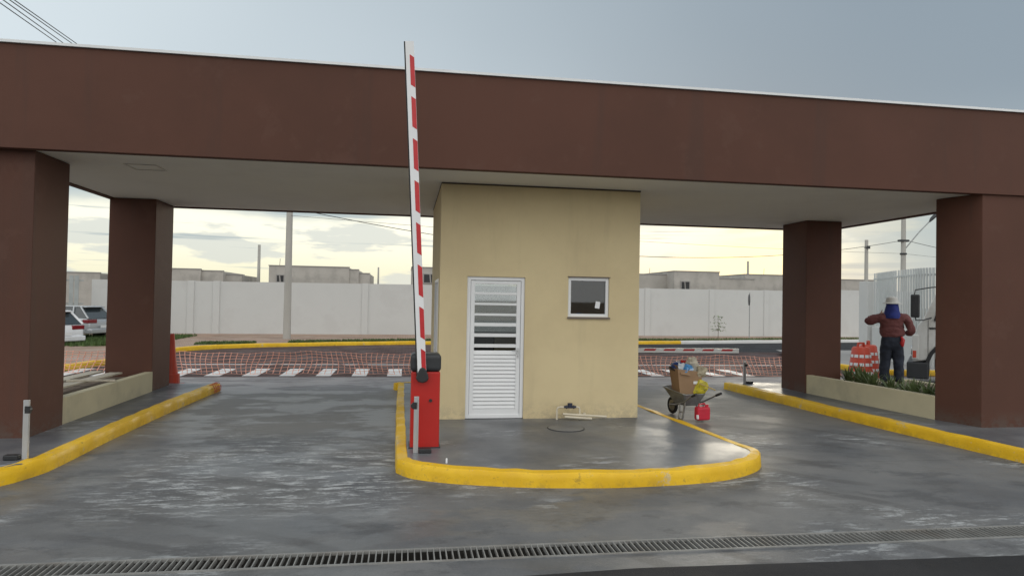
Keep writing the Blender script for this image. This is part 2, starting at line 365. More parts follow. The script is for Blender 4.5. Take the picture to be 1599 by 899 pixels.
def wall_holes(mb, u0, u1, v0, v1, holes, t0, t1, axis):
    # wall in plane (u, z); thickness from t0 (outer) to t1 (inner); axis 'x': u is X, t is Y; axis 'y': u is Y, t is X
    us = sorted({u0, u1, *[h[0] for h in holes], *[h[1] for h in holes]}); vs = sorted({v0, v1, *[h[2] for h in holes], *[h[3] for h in holes]})
    P = (lambda u, t, v: (u, t, v)) if axis == 'x' else (lambda u, t, v: (t, u, v))
    def solid(i, j):
        if i < 0 or j < 0 or i >= len(us)-1 or j >= len(vs)-1: return False
        cu = (us[i]+us[i+1])/2; cv = (vs[j]+vs[j+1])/2
        return not any(h[0] < cu < h[1] and h[2] < cv < h[3] for h in holes)
    for i in range(len(us)-1):
        for j in range(len(vs)-1):
            if not solid(i, j): continue
            a, b, c, d = us[i], us[i+1], vs[j], vs[j+1]
            for t in (t0, t1): mb.quad(P(a,t,c), P(b,t,c), P(b,t,d), P(a,t,d))
            if not solid(i-1, j): mb.quad(P(a,t0,c), P(a,t1,c), P(a,t1,d), P(a,t0,d))
            if not solid(i+1, j): mb.quad(P(b,t0,c), P(b,t1,c), P(b,t1,d), P(b,t0,d))
            if not solid(i, j-1): mb.quad(P(a,t0,c), P(b,t0,c), P(b,t1,c), P(a,t1,c))
            if not solid(i, j+1): mb.quad(P(a,t0,d), P(b,t0,d), P(b,t1,d), P(a,t1,d))
    return mb
def frame(mb, u0, u1, v0, v1, w_, t0, t1, axis='x'):
    B = (lambda a,b,c,d: mb.box(a,b,t0,t1,c,d)) if axis == 'x' else (lambda a,b,c,d: mb.box(t0,t1,a,b,c,d))
    B(u0,u0+w_,v0,v1); B(u1-w_,u1,v0,v1); B(u0+w_,u1-w_,v0,v0+w_); B(u0+w_,u1-w_,v1-w_,v1)
    return mb
def smooth_path(pts, n=4):
    out = []; k = len(pts)
    for i in range(k-1):
        p0 = pts[max(i-1,0)]; p1 = pts[i]; p2 = pts[i+1]; p3 = pts[min(i+2,k-1)]
        for j in range(n):
            t = j/n; out.append(tuple(.5*((2*p1[a])+(-p0[a]+p2[a])*t+(2*p0[a]-5*p1[a]+4*p2[a]-p3[a])*t*t+(-p0[a]+3*p1[a]-3*p2[a]+p3[a])*t**3) for a in range(2)))
    out.append(pts[-1]); return out
def resample(pts, step):
    out = [pts[0]]
    for a, b in zip(pts, pts[1:]):
        d = math.hypot(b[0]-a[0], b[1]-a[1]); k = max(1, int(d/step))
        for i in range(1, k+1): out.append((a[0]+(b[0]-a[0])*i/k, a[1]+(b[1]-a[1])*i/k))
    return out
def kerb(name, path, m, wid=.14, h=.15, closed=False, side=1, z0=0., wob=.009):
    # outer edge follows path; body lies on the left (side=1) or the right (-1)
    prof = [(0, -.02), (.003, h*.55), (.008, h-.014), (.018, h-.002), (wid-.01, h+.005), (wid, h-.01), (wid, -.02)]
    mb = MB(); k = len(path); m_ = len(prof); rnd = random.Random(len(path))
    for i, p in enumerate(path):
        a = path[(i-1) % k if closed else max(i-1, 0)]; b = path[(i+1) % k if closed else min(i+1, k-1)]
        d = Vector((b[0]-a[0], b[1]-a[1])).normalized(); n = Vector((-d.y, d.x))*side
        jz = rnd.uniform(-wob, wob); jn = rnd.uniform(-wob, wob)
        for j, (q, z) in enumerate(prof): mb.v.append((p[0]+n.x*(q+(jn if 0 < j < 4 else 0)), p[1]+n.y*(q+(jn if 0 < j < 4 else 0)), z0+z+(jz if z > 0 else 0)))
    for i in range(k if closed else k-1):
        for j in range(m_-1):
            a = i*m_+j; b = ((i+1) % k)*m_+j; mb.f.append((a, b, b+1, a+1)); mb.m.append(0)
    if not closed:
        mb.f.append(tuple(range(m_))); mb.m.append(0); mb.f.append(tuple(reversed(range((k-1)*m_, k*m_)))); mb.m.append(0)
    return S(mb.build(name, m, smooth=True))

# ------------------------------------------------------------------ ground and roads
mb = MB(); BIG = 1200
for r_ in ((-BIG,BIG,5.07,BIG),(-BIG,BIG,-BIG,4.83),(-BIG,-14,4.83,5.07),(14,BIG,4.83,5.07)):
    x0,x1,y0,y1 = r_; mb.sheet([(x0,y0),(x1,y0),(x1,y1),(x0,y1)], -.012)
S(mb.build('ground', EARTH))
S(MB().sheet([(-40,-40),(40,-40),(40,4.45),(9,4.47),(4.65,4.46),(1.66,4.55),(.74,4.5),(-1.8,4.46),(-14,4.5),(-40,4.5)], 0.).build('asphalt_road', ASPH))
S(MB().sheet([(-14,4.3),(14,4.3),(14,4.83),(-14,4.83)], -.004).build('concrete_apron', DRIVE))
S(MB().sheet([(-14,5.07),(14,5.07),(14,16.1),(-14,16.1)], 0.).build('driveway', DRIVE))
S(MB().sheet([(-40,13.9),(-14,13.9),(-14,16.1),(40,16.1),(40,24.5),(-40,24.5)], -.004).build('paved_road', PAVER))
S(MB().sheet([(-40,24.5),(60,24.5),(60,40),(-40,40)], -.006).build('street_asphalt', ASPH))
S(MB().sheet([(-40,24.5),(4.5,24.5),(4.5,29),(-40,29)], -.002).build('paved_street', PAVER))
# zebra crossing and stop line
mb = MB()
for k in range(-6, 17):
    x = -4.51+.82*k
    mb.quad((x,16.28,.004),(x+.34,16.28,.004),(x+.34,17.9,.004),(x,17.9,.004))
S(mb.build('zebra_crossing', MARK))
S(MB().sheet([(-7,18.95),(12.3,19.05),(12.3,19.2),(-7,19.1)], .004).build('stop_line', MARK))
# drain channel
t = T('drain_grate', 'long steel grating set in the wet grey driveway', 'drain grate', (0,4.95,0))
MB().box(-14,14,-.12,-.116,-.22,0).box(-14,14,.116,.12,-.22,0).box(-14,14,-.116,.116,-.22,-.216).build('channel', mat('drain_channel', (.05,.047,.042), .8, .3, 3), t)
mb = MB(); mb.box(-13.99,13.99,-.128,-.112,-.02,.005).box(-13.99,13.99,.112,.128,-.02,.005)
mb.build('rim', GRATEM, t)
mb = MB(); x = -4.0
while x < 10.5:
    j = random.uniform(-.002,.002); mb.box(x+j, x+.008+j, -.112, .112, -.032, .001); x += .046
mb.build('bars', GRATEM, t)
# island
isl = [(-.13,13.75),(-.12,11),(-.10,9),(-.08,7.5),(-.04,7.24),(.12,7.02),(.46,6.83),(.95,6.67),(1.45,6.57),(2.1,6.52),(2.78,6.56),(3.3,6.67),(3.68,6.86),(3.98,7.12),(4.13,7.42),(4.10,7.8),(4.02,9),(3.90,10.7),(3.82,12.2),(3.80,13.6),(3.5,13.9),(.1,13.95)]
islp = resample(smooth_path(isl+[isl[0]], 3), .22)[:-1]
kerb('island_kerb', islp, YELLOW, closed=True, side=1, wid=.13, h=.15)
def inset(path, d, closed=True):
    k = len(path); o = []
    for i, p in enumerate(path):
        a = path[(i-1)%k]; b = path[(i+1)%k]; dd = Vector((b[0]-a[0], b[1]-a[1])).normalized(); o.append((p[0]-dd.y*d, p[1]+dd.x*d))
    return o
S(MB().sheet(inset(islp, .12), .147).build('island_pavement', WALK))
# left pavement
lk = [(-3.50,13.75),(-3.55,13.0),(-3.60,11.5),(-3.63,9.3),(-3.60,7.9),(-3.63,7.5),(-3.78,7.08),(-4.15,6.72),(-4.9,6.45),(-6.5,6.3),(-14,6.2)]
lkp = resample(smooth_path(lk, 3), .22)
kerb('left_kerb', lkp, YELLOW, side=-1, wid=.15)
S(MB().sheet([(p[0]-.12 if p[1] > 7.4 else p[0]-.05, p[1]+(.12 if p[1] < 7.3 else 0)) for p in lkp]+[(-14,13.8),(-3.65,13.8)], .146).build('left_pavement', WALK))
rk = [(6.87,13.85),(6.92,13.0),(6.98,11.8),(7.06,10.4),(7.2,8.8),(7.35,7.3),(7.45,6.9),(7.8,6.55),(8.6,6.35),(14,6.2)]
rkp = resample(smooth_path(rk, 3), .22)
kerb('right_kerb', rkp, YELLOW, side=1, wid=.15)
S(MB().sheet([(p[0]+.12 if p[1] > 7.2 else p[0]+.03, p[1]+(.12 if p[1] < 7.2 else 0)) for p in rkp]+[(14,13.8),(7.0,13.8)], .146).build('right_pavement', WALK))
# far kerb, pavement strip
fk = [(-9.2,11.5),(-8.6,14.2),(-7.95,17.2),(-7.6,19),(-7.45,21.3),(-7.2,23.1),(-6.35,24.5),(-4.3,25.75),(-2,26.7),(.2,27.35),(5,28.0),(10.3,28.75),(12.4,29.2)]
fkp = resample(smooth_path(fk, 3), .6)
kerb('far_yellow_kerb', fkp, YELLOW, side=1, wid=.15, h=.13)
fw = resample([(12.4,29.2),(18.2,30.55),(24.3,31.9),(34,34)], .8)
kerb('far_white_kerb', fw, KERBW, side=1, wid=.15, h=.13)
S(MB().sheet([(p[0]-.05,p[1]+.1) for p in fkp+fw]+[(34,37),(-40,37),(-40,11.5)], .122).build('far_sidewalk', SIDEP))
# grass strips
def grass(name, pts, label, n, hmin=.04, hmax=.12, m=GRASSM, z=.12):
    mb = MB(); r = random.Random(n)
    for _ in range(n):
        i = r.randrange(len(pts)-1); t_ = r.random(); a, b = pts[i], pts[i+1]
        wd = a[2]+(b[2]-a[2])*t_
        x = a[0]+(b[0]-a[0])*t_; y = a[1]+(b[1]-a[1])*t_+r.uniform(-wd, wd); h = r.uniform(hmin, hmax); an = r.uniform(0, 6.28); s_ = r.uniform(.012,.03)
        dx_, dy_ = math.cos(an)*s_, math.sin(an)*s_; lx, ly = r.uniform(-.05,.05), r.uniform(-.05,.05)
        mb.quad((x-dx_,y-dy_,z), (x+dx_,y+dy_,z), (x+lx,y+ly,z+h))
    return tag(mb.build(name, m), label, 'grass', kind='stuff')
grass('grass', [(-4.3,26.3,.25),(0,28.0,.3),(5,28.7,.3),(12.5,29.9,.3),(24,32.6,.25)], 'thin strip of grass behind the far kerb', 9000)
grass('grass', [(-7.2,25.2,.5),(-6.2,25.4,.4),(-5.4,25.8,.2)], 'low grass patch by the bend of the far yellow kerb', 1500)
grass('grass', [(-15,25.5,3.2),(-8.6,27,3.0)], 'grass around the parked cars', 16000, .05, .16)
# ------------------------------------------------------------------ canopy
t = T('gate_canopy', 'long brown canopy on four square columns over the gate lanes', 'canopy', (0,0,0))
Z0, Z1 = 3.49, 4.69
mb = MB()
X0c, X1c, Y0c, Y1c = -5.18, 9.17, 8.5, 13.75
mb.box(X0c, X1c, Y0c, Y0c+.12, Z0, Z1).box(X0c, X1c, Y1c-.12, Y1c, Z0, Z1).box(X0c, X0c+.12, Y0c+.12, Y1c-.12, Z0, Z1).box(X1c-.12, X1c, Y0c+.12, Y1c-.12, Z0, Z1)
mb.build('fascia', BROWN, t, bevel=.006)
MB().box(X0c+.12, X1c-.12, Y0c+.12, Y1c-.12, 3.51, 3.55).build('ceiling_panel', CEIL, t)
MB().box(X0c+.1, X1c-.1, Y0c+.1, Y1c-.1, Z1-.15, Z1-.08).build('roof_slab', CONC, t)
mb = MB(); mb.box(X0c-.03, X1c+.03, Y0c-.03, Y0c+.15, Z1+.003, Z1+.035).box(X0c-.03, X1c+.03, Y1c-.15, Y1c+.03, Z1+.003, Z1+.035).box(X0c-.03, X0c+.15, Y0c+.15, Y1c-.15, Z1+.003, Z1+.035).box(X1c-.15, X1c+.03, Y0c+.15, Y1c-.15, Z1+.003, Z1+.035)
mb.build('roof_flashing', mat('flashing', (.72,.74,.75), .4, .06, 3, metal=.1), t)
for (a,b,c,d) in ((-5.12,-4.33,8.67,9.5),(-5.12,-4.36,12.65,13.55),(8.12,8.95,8.54,9.20),(7.70,8.45,12.12,12.97)):
    q = MB()
    if a > 8: q.prism([(8.17,8.54),(8.97,8.54),(8.97,9.20),(7.99,9.20)], .13, 3.505)
    else: q.box(a,b,c,d,.13,3.505)
    q.build('column', BROWN, t, bevel=.008)
mb = MB(); frame(mb, -3.6, -3.2, 9.35, 9.72, .018, 3.500, 3.509, 'x'); mb2 = MB()
for s_ in ((-3.62,-3.60,9.3,9.7),(-3.24,-3.22,9.3,9.7),(-3.6,-3.24,9.3,9.32),(-3.6,-3.24,9.68,9.7)): mb2.box(*s_, 3.500, 3.509)
mb2.build('ceiling_hatch', mat('hatch_trim', (.66,.63,.58), .8), t)
# ------------------------------------------------------------------ booth
BX0,BX1,BY0,BY1,BZ0,BZ1 = .47,3.42,9.63,12.6,.13,3.508
t = T('guard_booth', 'beige guard booth with white door and small window under the canopy', 'guard booth', (0,0,0))
mb = MB(); door = (.86,1.70,.13,2.18); win = (2.34,2.96,1.62,2.20)
wall_holes(mb, BX0,BX1,BZ0,BZ1,[door,win],BY0,BY0+.15,'x')
wall_holes(mb, BX0,BX1,BZ0,BZ1,[(.95,2.35,1.20,2.2)],BY1,BY1-.15,'x')
wall_holes(mb, BY0+.15,BY1-.15,BZ0,BZ1,[(10.03,11.15,.98,2.15)],BX0,BX0+.15,'y')
wall_holes(mb, BY0+.15,BY1-.15,BZ0,BZ1,[],BX1,BX1-.15,'y')
mb.build('wall', BEIGE, t)
MB().box(BX0+.1,BX1-.1,BY0+.1,BY1-.1,2.75,2.8).build('inner_ceiling', CEIL, t)
mb = MB(); mb.box(BX0-.004,BX1+.004,BY0-.004,BY0,3.488,3.509).box(BX0-.004,BX0,BY0,BY1,3.488,3.509)
mb.build('top_joint', mat('joint', (.09,.07,.055), .9), t)
# door
d = MB(); frame(d, .862,1.698,.152,2.178,.05,9.655,9.72)
dfr = d.build('door_frame', WPAINT, t, bevel=.003)
d = MB(); y0,y1 = 9.668,9.706
d.box(.916,.975,y0,y1,.175,2.122).box(1.585,1.644,y0,y1,.175,2.122).box(.975,1.585,y0,y1,.175,.285).box(.975,1.585,y0,y1,2.075,2.122)
for k in range(1,7): z = 2.075-k*.152; d.box(.975,1.585,y0+.004,y1-.004,z,z+(.05 if k > 3 else .034))
door_o = d.build('door', WPAINT, t, bevel=.003)
lv = MB(); z = .292
while z < 1.12: lv.add([(.975,y0+.003,z),(1.585,y0+.003,z),(1.585,y0+.030,z+.054),(.975,y0+.030,z+.054),(.975,y0+.009,z-.004),(1.585,y0+.009,z-.004),(1.585,y0+.036,z+.050),(.975,y0+.036,z+.050)], [(0,1,2,3),(7,6,5,4),(0,4,5,1),(3,2,6,7)]); z += .0552
lv.build('louvres', WPAINT, door_o)
MB().box(.975,1.585,y0+.016,y0+.020,1.16,2.08).build('glass_pane', GLASSF, door_o)
h = MB(); h.box(1.60,1.628,y0-.012,y0-.001,1.02,1.16).tube([(1.614,y0-.01,1.125),(1.614,y0-.045,1.125),(1.52,y0-.048,1.122)],.009,8); h.sphere((1.614,y0-.012,1.05),.012,6)
h.build('handle', ALU, door_o, smooth=True)
MB().box(.862,1.698,9.63,9.78,.148,.153).build('threshold', DARKG, t)
# front window
f = MB(); frame(f, 2.342,2.958,1.622,2.198,.045,9.655,9.72); fo = f.build('window_frame', WPAINT, t, bevel=.003)
MB().box(2.387,2.913,9.69,9.694,1.667,2.153).build('glass', GLASSD, fo)
MB().box(2.33,2.97,9.60,9.655,1.595,1.619).build('sill', mat('dark_sill', (.16,.13,.11), .6), t)
MB().box(2.33,2.97,9.615,9.655,2.201,2.213).build('lintel_trim', bpy.data.materials['dark_sill'], t)
# side window
f = MB(); frame(f, 10.032,11.148,.982,2.148,.05,.46,.54,'y'); f.box(.47,.53,10.56,10.62,1.032,2.098); fo = f.build('window_frame', WPAINT, t, bevel=.003)
MB().box(.50,.504,10.082,11.098,1.032,2.098).build('glass', GLASSD, fo)
# rear window
f = MB(); frame(f, .952,2.348,1.202,2.198,.05,12.50,12.57); fo = f.build('window_frame', WPAINT, t, bevel=.003)
MB().box(1.0,2.3,12.53,12.534,1.252,2.148).build('glass', GLASSD, fo)
o = MB().box(-.035,.035,-.002,.0,-.05,.05).build('paper_note', WPAINT); o.location = (2.80,9.684,1.80); o.rotation_euler = (0,R(9),0); tag(o, 'white paper note stuck inside the small booth window', 'note')
mb = MB(); mb.sphere((0,0,0),.03,8,(1.9,.9,.9)).sphere((.045,.01,-.004),.022,8,(1.4,1,1)); o = mb.build('blue_cloth', mat('blue_cloth', (.03,.22,.50), .6), smooth=True); o.location = (2.53,9.735,1.655); tag(o, 'small blue bundle on the inner sill of the booth window', 'cloth')
# desk inside
t = T('desk', 'desk inside the booth seen through the lower door panes', 'desk', (1.6,12.1,.15))
MB().box(-.75,.75,-.3,.3,.72,.75).build('desktop', mat('desk_top', (.20,.17,.15), .5), t)
for sx in (-.7,.7): MB().box(sx-.02,sx+.02,-.27,.27,0,.72).build('leg', DARKG, t)
t = T('office_chair', 'dark office chair inside the booth behind the door', 'chair', (1.25,11.35,.15))
MB().box(-.22,.22,-.22,.22,.42,.49).build('seat', BLACKP, t, bevel=.02)
MB().box(-.21,.21,-.24,-.19,.62,1.10).build('backrest', BLACKP, t, bevel=.03)
MB().tube([(0,0,.06),(0,0,.42)],.03).build('stem', DARKG, t)
mb = MB(); [mb.bar((0,0,.06),(.26*math.cos(a*1.2566),.26*math.sin(a*1.2566),.03),.04,.03) for a in range(5)]; mb.build('base', DARKG, t)
# pipes with water meter
t = T('water_meter', 'beige pipes with a dark water meter at the foot of the booth wall', 'water meter', (2.17,9.5,.15))
mb = MB(); mb.tube([(0,0,0),(0,0,.15),(.015,0,.172),(.04,0,.18),(.12,0,.18)],.014,8); mb.build('riser_pipe', PVC, t, smooth=True)
mb = MB(); mb.tube([(.26,0,.18),(.30,0,.18),(.328,0,.168),(.335,0,.14),(.335,0,0)],.014,8)
mb.build('riser_pipe', PVC, t, smooth=True)
mb = MB(); mb.tube([(.08,-.03,.085),(.72,-.05,.045)],.017,8).tube([(.10,-.06,.05),(.50,-.06,.02)],.017,8).tube([(.40,-.02,.03),(.40,-.02,.1)],.021,8)
mb.build('loose_pipe', PVC, t, smooth=True)
mb = MB(); mb.tube([(.10,0,.18),(.28,0,.18)],.017,8).tube([(.19,0,.165),(.19,0,.235)],.036,12).tube([(.13,0,.18),(.15,0,.18)],.026,8).tube([(.235,0,.18),(.255,0,.18)],.026,8)
mb.build('meter_body', mat('meter_dark', (.02,.024,.05), .35), t, smooth=True)
t = T('manhole_cover', 'round cover outlined in the grey island pavement before the booth', 'manhole cover', (2.15,8.86,.149))
MB().lathe([(.25,0),(.25,.004)],40).build('rim', mat('manhole_rim', (.035,.035,.037), .7), t)
MB().lathe([(.238,.004),(.238,.007)],40).build('lid', WALK, t)
o = MB().lathe([(.010,0),(.010,.045),(.006,.05)],8).build('pipe_stub', WPAINT, smooth=True); o.location = (.45,7.07,.147); tag(o, 'short white pipe stub at the front edge of the island', 'pipe stub')
# ------------------------------------------------------------------ planters
t = T('planter', 'low beige planter wall with boards laid over it between the left columns', 'planter', (0,0,0))
MB().box(-4.47,-4.345,9.5,12.65,.14,.49).box(-5.95,-5.83,9.5,12.65,.14,.49).box(-5.83,-4.47,9.5,9.6,.14,.488).build('wall', BEIGE2, t, bevel=.006)
MB().box(-5.83,-4.47,9.6,12.65,.14,.40).build('soil', SOIL, t)
t = T('planter', 'low beige planter with spiky plants between the right columns', 'planter', (0,0,0))
q = MB(); q.prism([(7.72,12.12),(7.99,9.2),(8.11,9.2),(7.84,12.12)], .14, .50).box(10.5,10.62,9.2,12.95,.14,.32).box(8.12,10.5,9.2,9.3,.14,.318).box(8.45,10.5,12.83,12.95,.14,.318)
q.build('wall', BEIGE2, t, bevel=.006)
MB().prism([(7.86,12.1),(8.1,9.3),(10.5,9.3),(10.5,12.83),(8.46,12.83),(8.46,12.1)], .14, .285).build('soil', SOIL, t)
def board(label, a, b, wd, th=.025, z=.0):
    o = MB().bar(a, b, wd, th).build('board', WOOD, bevel=.002); return tag(o, label, 'board', 'pale boards laid over the left planter')
board('long pale board lying lengthwise over the left planter', (-4.86,10.2,.505), (-4.80,12.3,.505), .20)
board('pale board on the far edge of the left planter beside the rear column', (-5.35,10.3,.47), (-5.2,12.55,.50), .22)
board('short pale board lying crosswise on the left planter', (-4.98,11.0,.535), (-4.40,11.25,.505), .12)
def spiky(x, y, z, s, label, seed):
    r = random.Random(seed); t = MB()
    for i in range(38):
        a = r.uniform(0, 6.283); tilt = r.uniform(.1, 1.15); ln = s*r.uniform(.65, 1.1); wd = .019*s/.3
        p = Vector((r.uniform(-.03,.03), r.uniform(-.03,.03), 0)); pts = []
        for k in range(5):
            u = k/4; ang = tilt*(.55+.75*u); pts.append((p.copy(), wd*(1-u**2)+.0015))
            p += Vector((math.cos(a)*math.sin(ang), math.sin(a)*math.sin(ang), math.cos(ang)))*ln/4
        sd_ = Vector((-math.sin(a), math.cos(a), 0)); o = len(t.v)
        for q, w_ in pts: t.v += [tuple(q-sd_*w_), tuple(q+Vector((0,0,-w_*.5))), tuple(q+sd_*w_)]
        for k in range(4):
            for j in (0,1): t.f.append((o+k*3+j, o+k*3+j+1, o+(k+1)*3+j+1, o+(k+1)*3+j)); t.m.append(0)
    ob = t.build('spiky_plant', LEAF); ob.location = (x,y,z); ob.rotation_euler = (0,0,r.uniform(0,6)); return tag(ob, label, 'plant', 'spiky plants in the right planter')
PL = [(8.75,12.3,.30),(8.72,11.95,.34),(8.62,11.6,.33),(8.50,11.25,.32),(8.68,11.0,.28),(8.42,10.35,.26),(8.34,10.05,.31),(8.36,9.78,.35),(8.45,9.50,.38)]
PN = ['spiky green plant next to the rear right column','spiky plant in front of the orange drum, left of two','spiky plant in front of the orange drum, right of two','spiky plant just left of the standing worker','low spiky plant at the left shoe of the standing worker','small spiky plant just right of the standing worker','spiky plant in front of the yellow kerb corner','spiky plant below the truck bumper','tall spiky plant against the front right column']
for i, ((x,y,s_), n_) in enumerate(zip(PL, PN)): spiky(x, y, .28, s_*1.35, n_, 11+i)
# ------------------------------------------------------------------ barriers
t = T('barrier_gate', 'red barrier machine at the island front with its striped arm raised', 'barrier gate', (.24,7.95,.147))
MB().box(-.165,.165,-.15,.17,0,.865).build('cabinet', REDP, t, bevel=.012)
MB().box(-.175,.175,-.16,.18,.866,1.07).build('cap', DARKG, t, bevel=.045, seg=4)
k_ = MB(); k_.tube([(.06,-.150,.54),(.06,-.165,.54)],.019,12); k_.build('key_lock', BLACKP, t)
MB().box(-.18,.18,-.165,.185,-.004,.012).build('base_plate', DARKG, t)
kk = [(-.072,0.0),(-.05,-.035),(.0,-.05),(.05,-.035),(.072,0.0),(.06,.05),(.03,.11),(0,.13),(-.03,.11),(-.06,.05)]
q = MB(); q.xprism([(x-.04,z+.80) for x,z in kk], -.25, -.152); q.build('arm_bracket', BLACKP, t, bevel=.012)
a0 = Vector((-.045,-.20,.80)); a1 = Vector((-.265,-.20,4.62)); ad_ = (a1-a0).normalized(); sx = Vector((ad_.z,0,-ad_.x))
q = MB()
def slab(mb, s0, s1, u0, u1, y0, y1, sl=0.):   # along the arm s, across u
    P = lambda s_, u, y: tuple(a0+ad_*s_+sx*u+Vector((0,y,0)))
    vs = [P(s0,u0,y0),P(s0-sl,u1,y0),P(s0-sl,u1,y1),P(s0,u0,y1),P(s1,u0,y0),P(s1-sl,u1,y0),P(s1-sl,u1,y1),P(s1,u0,y1)]
    mb.add(vs, [(0,3,2,1),(4,5,6,7),(0,1,5,4),(1,2,6,5),(2,3,7,6),(3,0,4,7)])
LEN = (a1-a0).length
slab(q, .02, LEN, -.045, .052, -.028, .028)
q.mi = 1
s_ = LEN-.15
while s_ > .3:
    slab(q, max(s_-.345,.06), s_, .0, .050, -.030, -.0285, .035); s_ -= .477
q.mi = 2; slab(q, .02, LEN, -.060, -.0455, -.02, .02)
q.build('arm', [WPAINT, REDST, RUBBER], t)
t = T('barrier_gate', 'exit barrier behind the booth with its striped arm lowered across the right lane', 'barrier gate', (3.45,13.12,.147))
MB().box(-.16,.16,-.16,.16,0,.72).build('cabinet', REDP, t, bevel=.012)
MB().box(-.17,.17,-.17,.17,.721,.90).build('cap', DARKG, t, bevel=.04, seg=3)
q = MB(); q.box(.0,3.27,-.22,-.17,.705,.795); q.mi = 1
x = 3.27-.12
while x > .5: q.add([(x-.27,-.2225,.745),(x-.03,-.2225,.745),(x,-.2225,.785),(x-.24,-.2225,.785)], [(0,1,2,3)]); x -= .41
q.mi = 2; q.box(.0,3.27,-.21,-.18,.690,.7045)
q.build('arm', [WPAINT, REDST, RUBBER], t)
def photocell(x, y, z, h_, label, fx=1, fo=.07):
    t = T('sensor_post', label, 'sensor post', (x,y,z), group='aluminium sensor posts')
    q = MB(); q.box(-.02,.02,-.014,.014,0,h_); q.box(.0201,.034,-.020,.012,0,h_); q.build('post', ALU, t, bevel=.002)
    q = MB(); q.tube([(.035*fx,0,h_*.84),(.035*fx,-.045,h_*.84)],.028,12); q.box(.022*fx-.02,.022*fx+.03,-.03,.0,h_*.78,h_*.9); q.build('sensor', BLACKP, t, smooth=True)
    MB().box(fo-.07,fo+.07,-.05,.03,0,.05).build('foot_box', BLACKP, t, bevel=.01)
photocell(.13,7.57,.147,.62,'aluminium sensor post in front of the red barrier machine',-.8,.11)
photocell(-3.80,7.58,.147,.60,'aluminium sensor post on the left kerb by the front column',1,-.11)
photocell(7.22,13.62,.147,.47,'thin sensor post at the far end of the right kerb',1,.12)
# ------------------------------------------------------------------ nets
def net(name, pts, label, ztop=.52, seed=1):
    q = MB(); r = random.Random(seed); path = resample(pts, .125); k = len(path); rows = 7; grid = []
    for i, p in enumerate(path):
        ph = (i/k)*math.pi*3; zt = ztop*(1-.10*abs(math.sin(ph)))+r.uniform(-.006,.006); col_ = []
        for j in range(rows+1):
            v = j/rows; off = .10*math.sin(math.pi*v)*math.sin(ph*1.7+1)+.16*(1-v)**2
            col_.append(Vector((p[0]+.05*math.sin(ph*2+v*3)+.04*(1-v)*math.sin(i*.6), p[1]-off, .012+zt*v+.012*math.sin(i*.9+j))))
        grid.append(col_)
    for i in range(k):
        for j in range(rows):
            q.bar(grid[i][j], grid[i][j+1], .014, .003, (0,1,0))
            q.sphere(grid[i][j+1], .016, 3)
    for i in range(k-1):
        for j in range(rows+1): q.bar(grid[i][j], grid[i+1][j], .003, .010, (0,0,1))
    return tag(q.build(name, NETM), label, 'net', 'orange safety nets')
net('safety_net', [(-9.6,17.1),(-7.2,17.0),(-4.4,16.75),(-1.5,16.85),(1.5,16.7)], 'pale orange safety net stretched across the left lane before the crossing', seed=3)
net('safety_net', [(1.7,16.7),(4.2,16.8),(6.8,16.6),(9.6,16.5),(11.2,16.2)], 'pale orange safety net stretched across the right lane before the crossing', .50, seed=5)
q = MB(); r = random.Random(4)
for i in range(5):
    y = 13.35+.1*i
    q.tube([(-3.49,y,.01),(-3.487,y,.08+.01*i%.03),(-3.53,y+.02,.163),(-3.60,y+.02,.166)],.006,5)
q.tube([(-3.49,13.3,.05),(-3.48,13.5,.065),(-3.485,13.75,.05)],.006,5).tube([(-3.49,13.3,.11),(-3.48,13.55,.12),(-3.485,13.78,.1)],.006,5)
tag(q.build('net_scrap', ORANGE), 'scrap of orange net wrapped round the tip of the left kerb', 'net scrap')
# ------------------------------------------------------------------ cones, drums
def cone(x, y, z, h_, label):
    t = T('traffic_cone', label, 'traffic cone', (x,y,z))
    q = MB(); q.box(-.2,.2,-.2,.2,0,.04); 
    for a,b in ((-.2,-.2),(.13,-.2),(-.2,.13),(.13,.13)): q.box(a,a+.07,b,b+.07,.04,.10)
    q.lathe([(.17,.04),(.16,.3)],20); q.build('base', ORANGE, t, bevel=.006)
    q = MB(); q.lathe([(.15,.04),(.122,.38),(.118,.40),(.10,.52),(.095,.55),(.055,h_-.06),(.05,h_)],20); q.build('body', ORANGE, t, smooth=True)
    for z0 in (.45,.68): q = MB(); rr = .15-(z0)*.107; q.lathe([(rr+.004,z0),(rr-.008,z0+.10)],20); q.build('band', WPAINT, t, smooth=True)
cone(-4.50,14.05,.0,1.08,'orange traffic cone on a square base beside the rear left column')
def drum(x, y, z, rz, label):
    t = T('traffic_drum', label, 'traffic drum', (x,y,z), rz, 'orange traffic drums')
    q = MB(); q.lathe([(.33,0),(.33,.07),(.285,.08),(.275,.26),(.262,.28),(.252,.46),(.240,.48),(.228,.66),(.216,.68),(.205,.80),(.17,.84)],28); q.build('body', ORANGE, t, smooth=True)
    q = MB(); q.bar((-.12,0,.83),(-.09,0,.94),.05,.05).bar((.12,0,.83),(.09,0,.94),.05,.05).bar((-.11,0,.93),(.11,0,.93),.05,.045); q.build('handle', ORANGE, t, bevel=.008)
    for z0, r0 in ((.16,.283),(.375,.260),(.58,.237)):
        q = MB()
        for i in range(12):
            a = i*math.pi/6; b = a+.40; rr = r0+.004; vs = []
            for k in range(4):
                an = a+(b-a)*k/3; vs += [(rr*math.cos(an),rr*math.sin(an),z0),((rr-.006)*math.cos(an),(rr-.006)*math.sin(an),z0+.075)]
            q.add(vs, [(2*k,2*k+2,2*k+3,2*k+1) for k in range(3)])
        q.build('white_band', WPAINT, t)
drum(11.25,15.35,0,.3,'orange traffic drum with white bands standing behind the planter')
drum(12.05,16.15,0,1.1,'orange traffic drum half hidden behind the worker, farther of two')
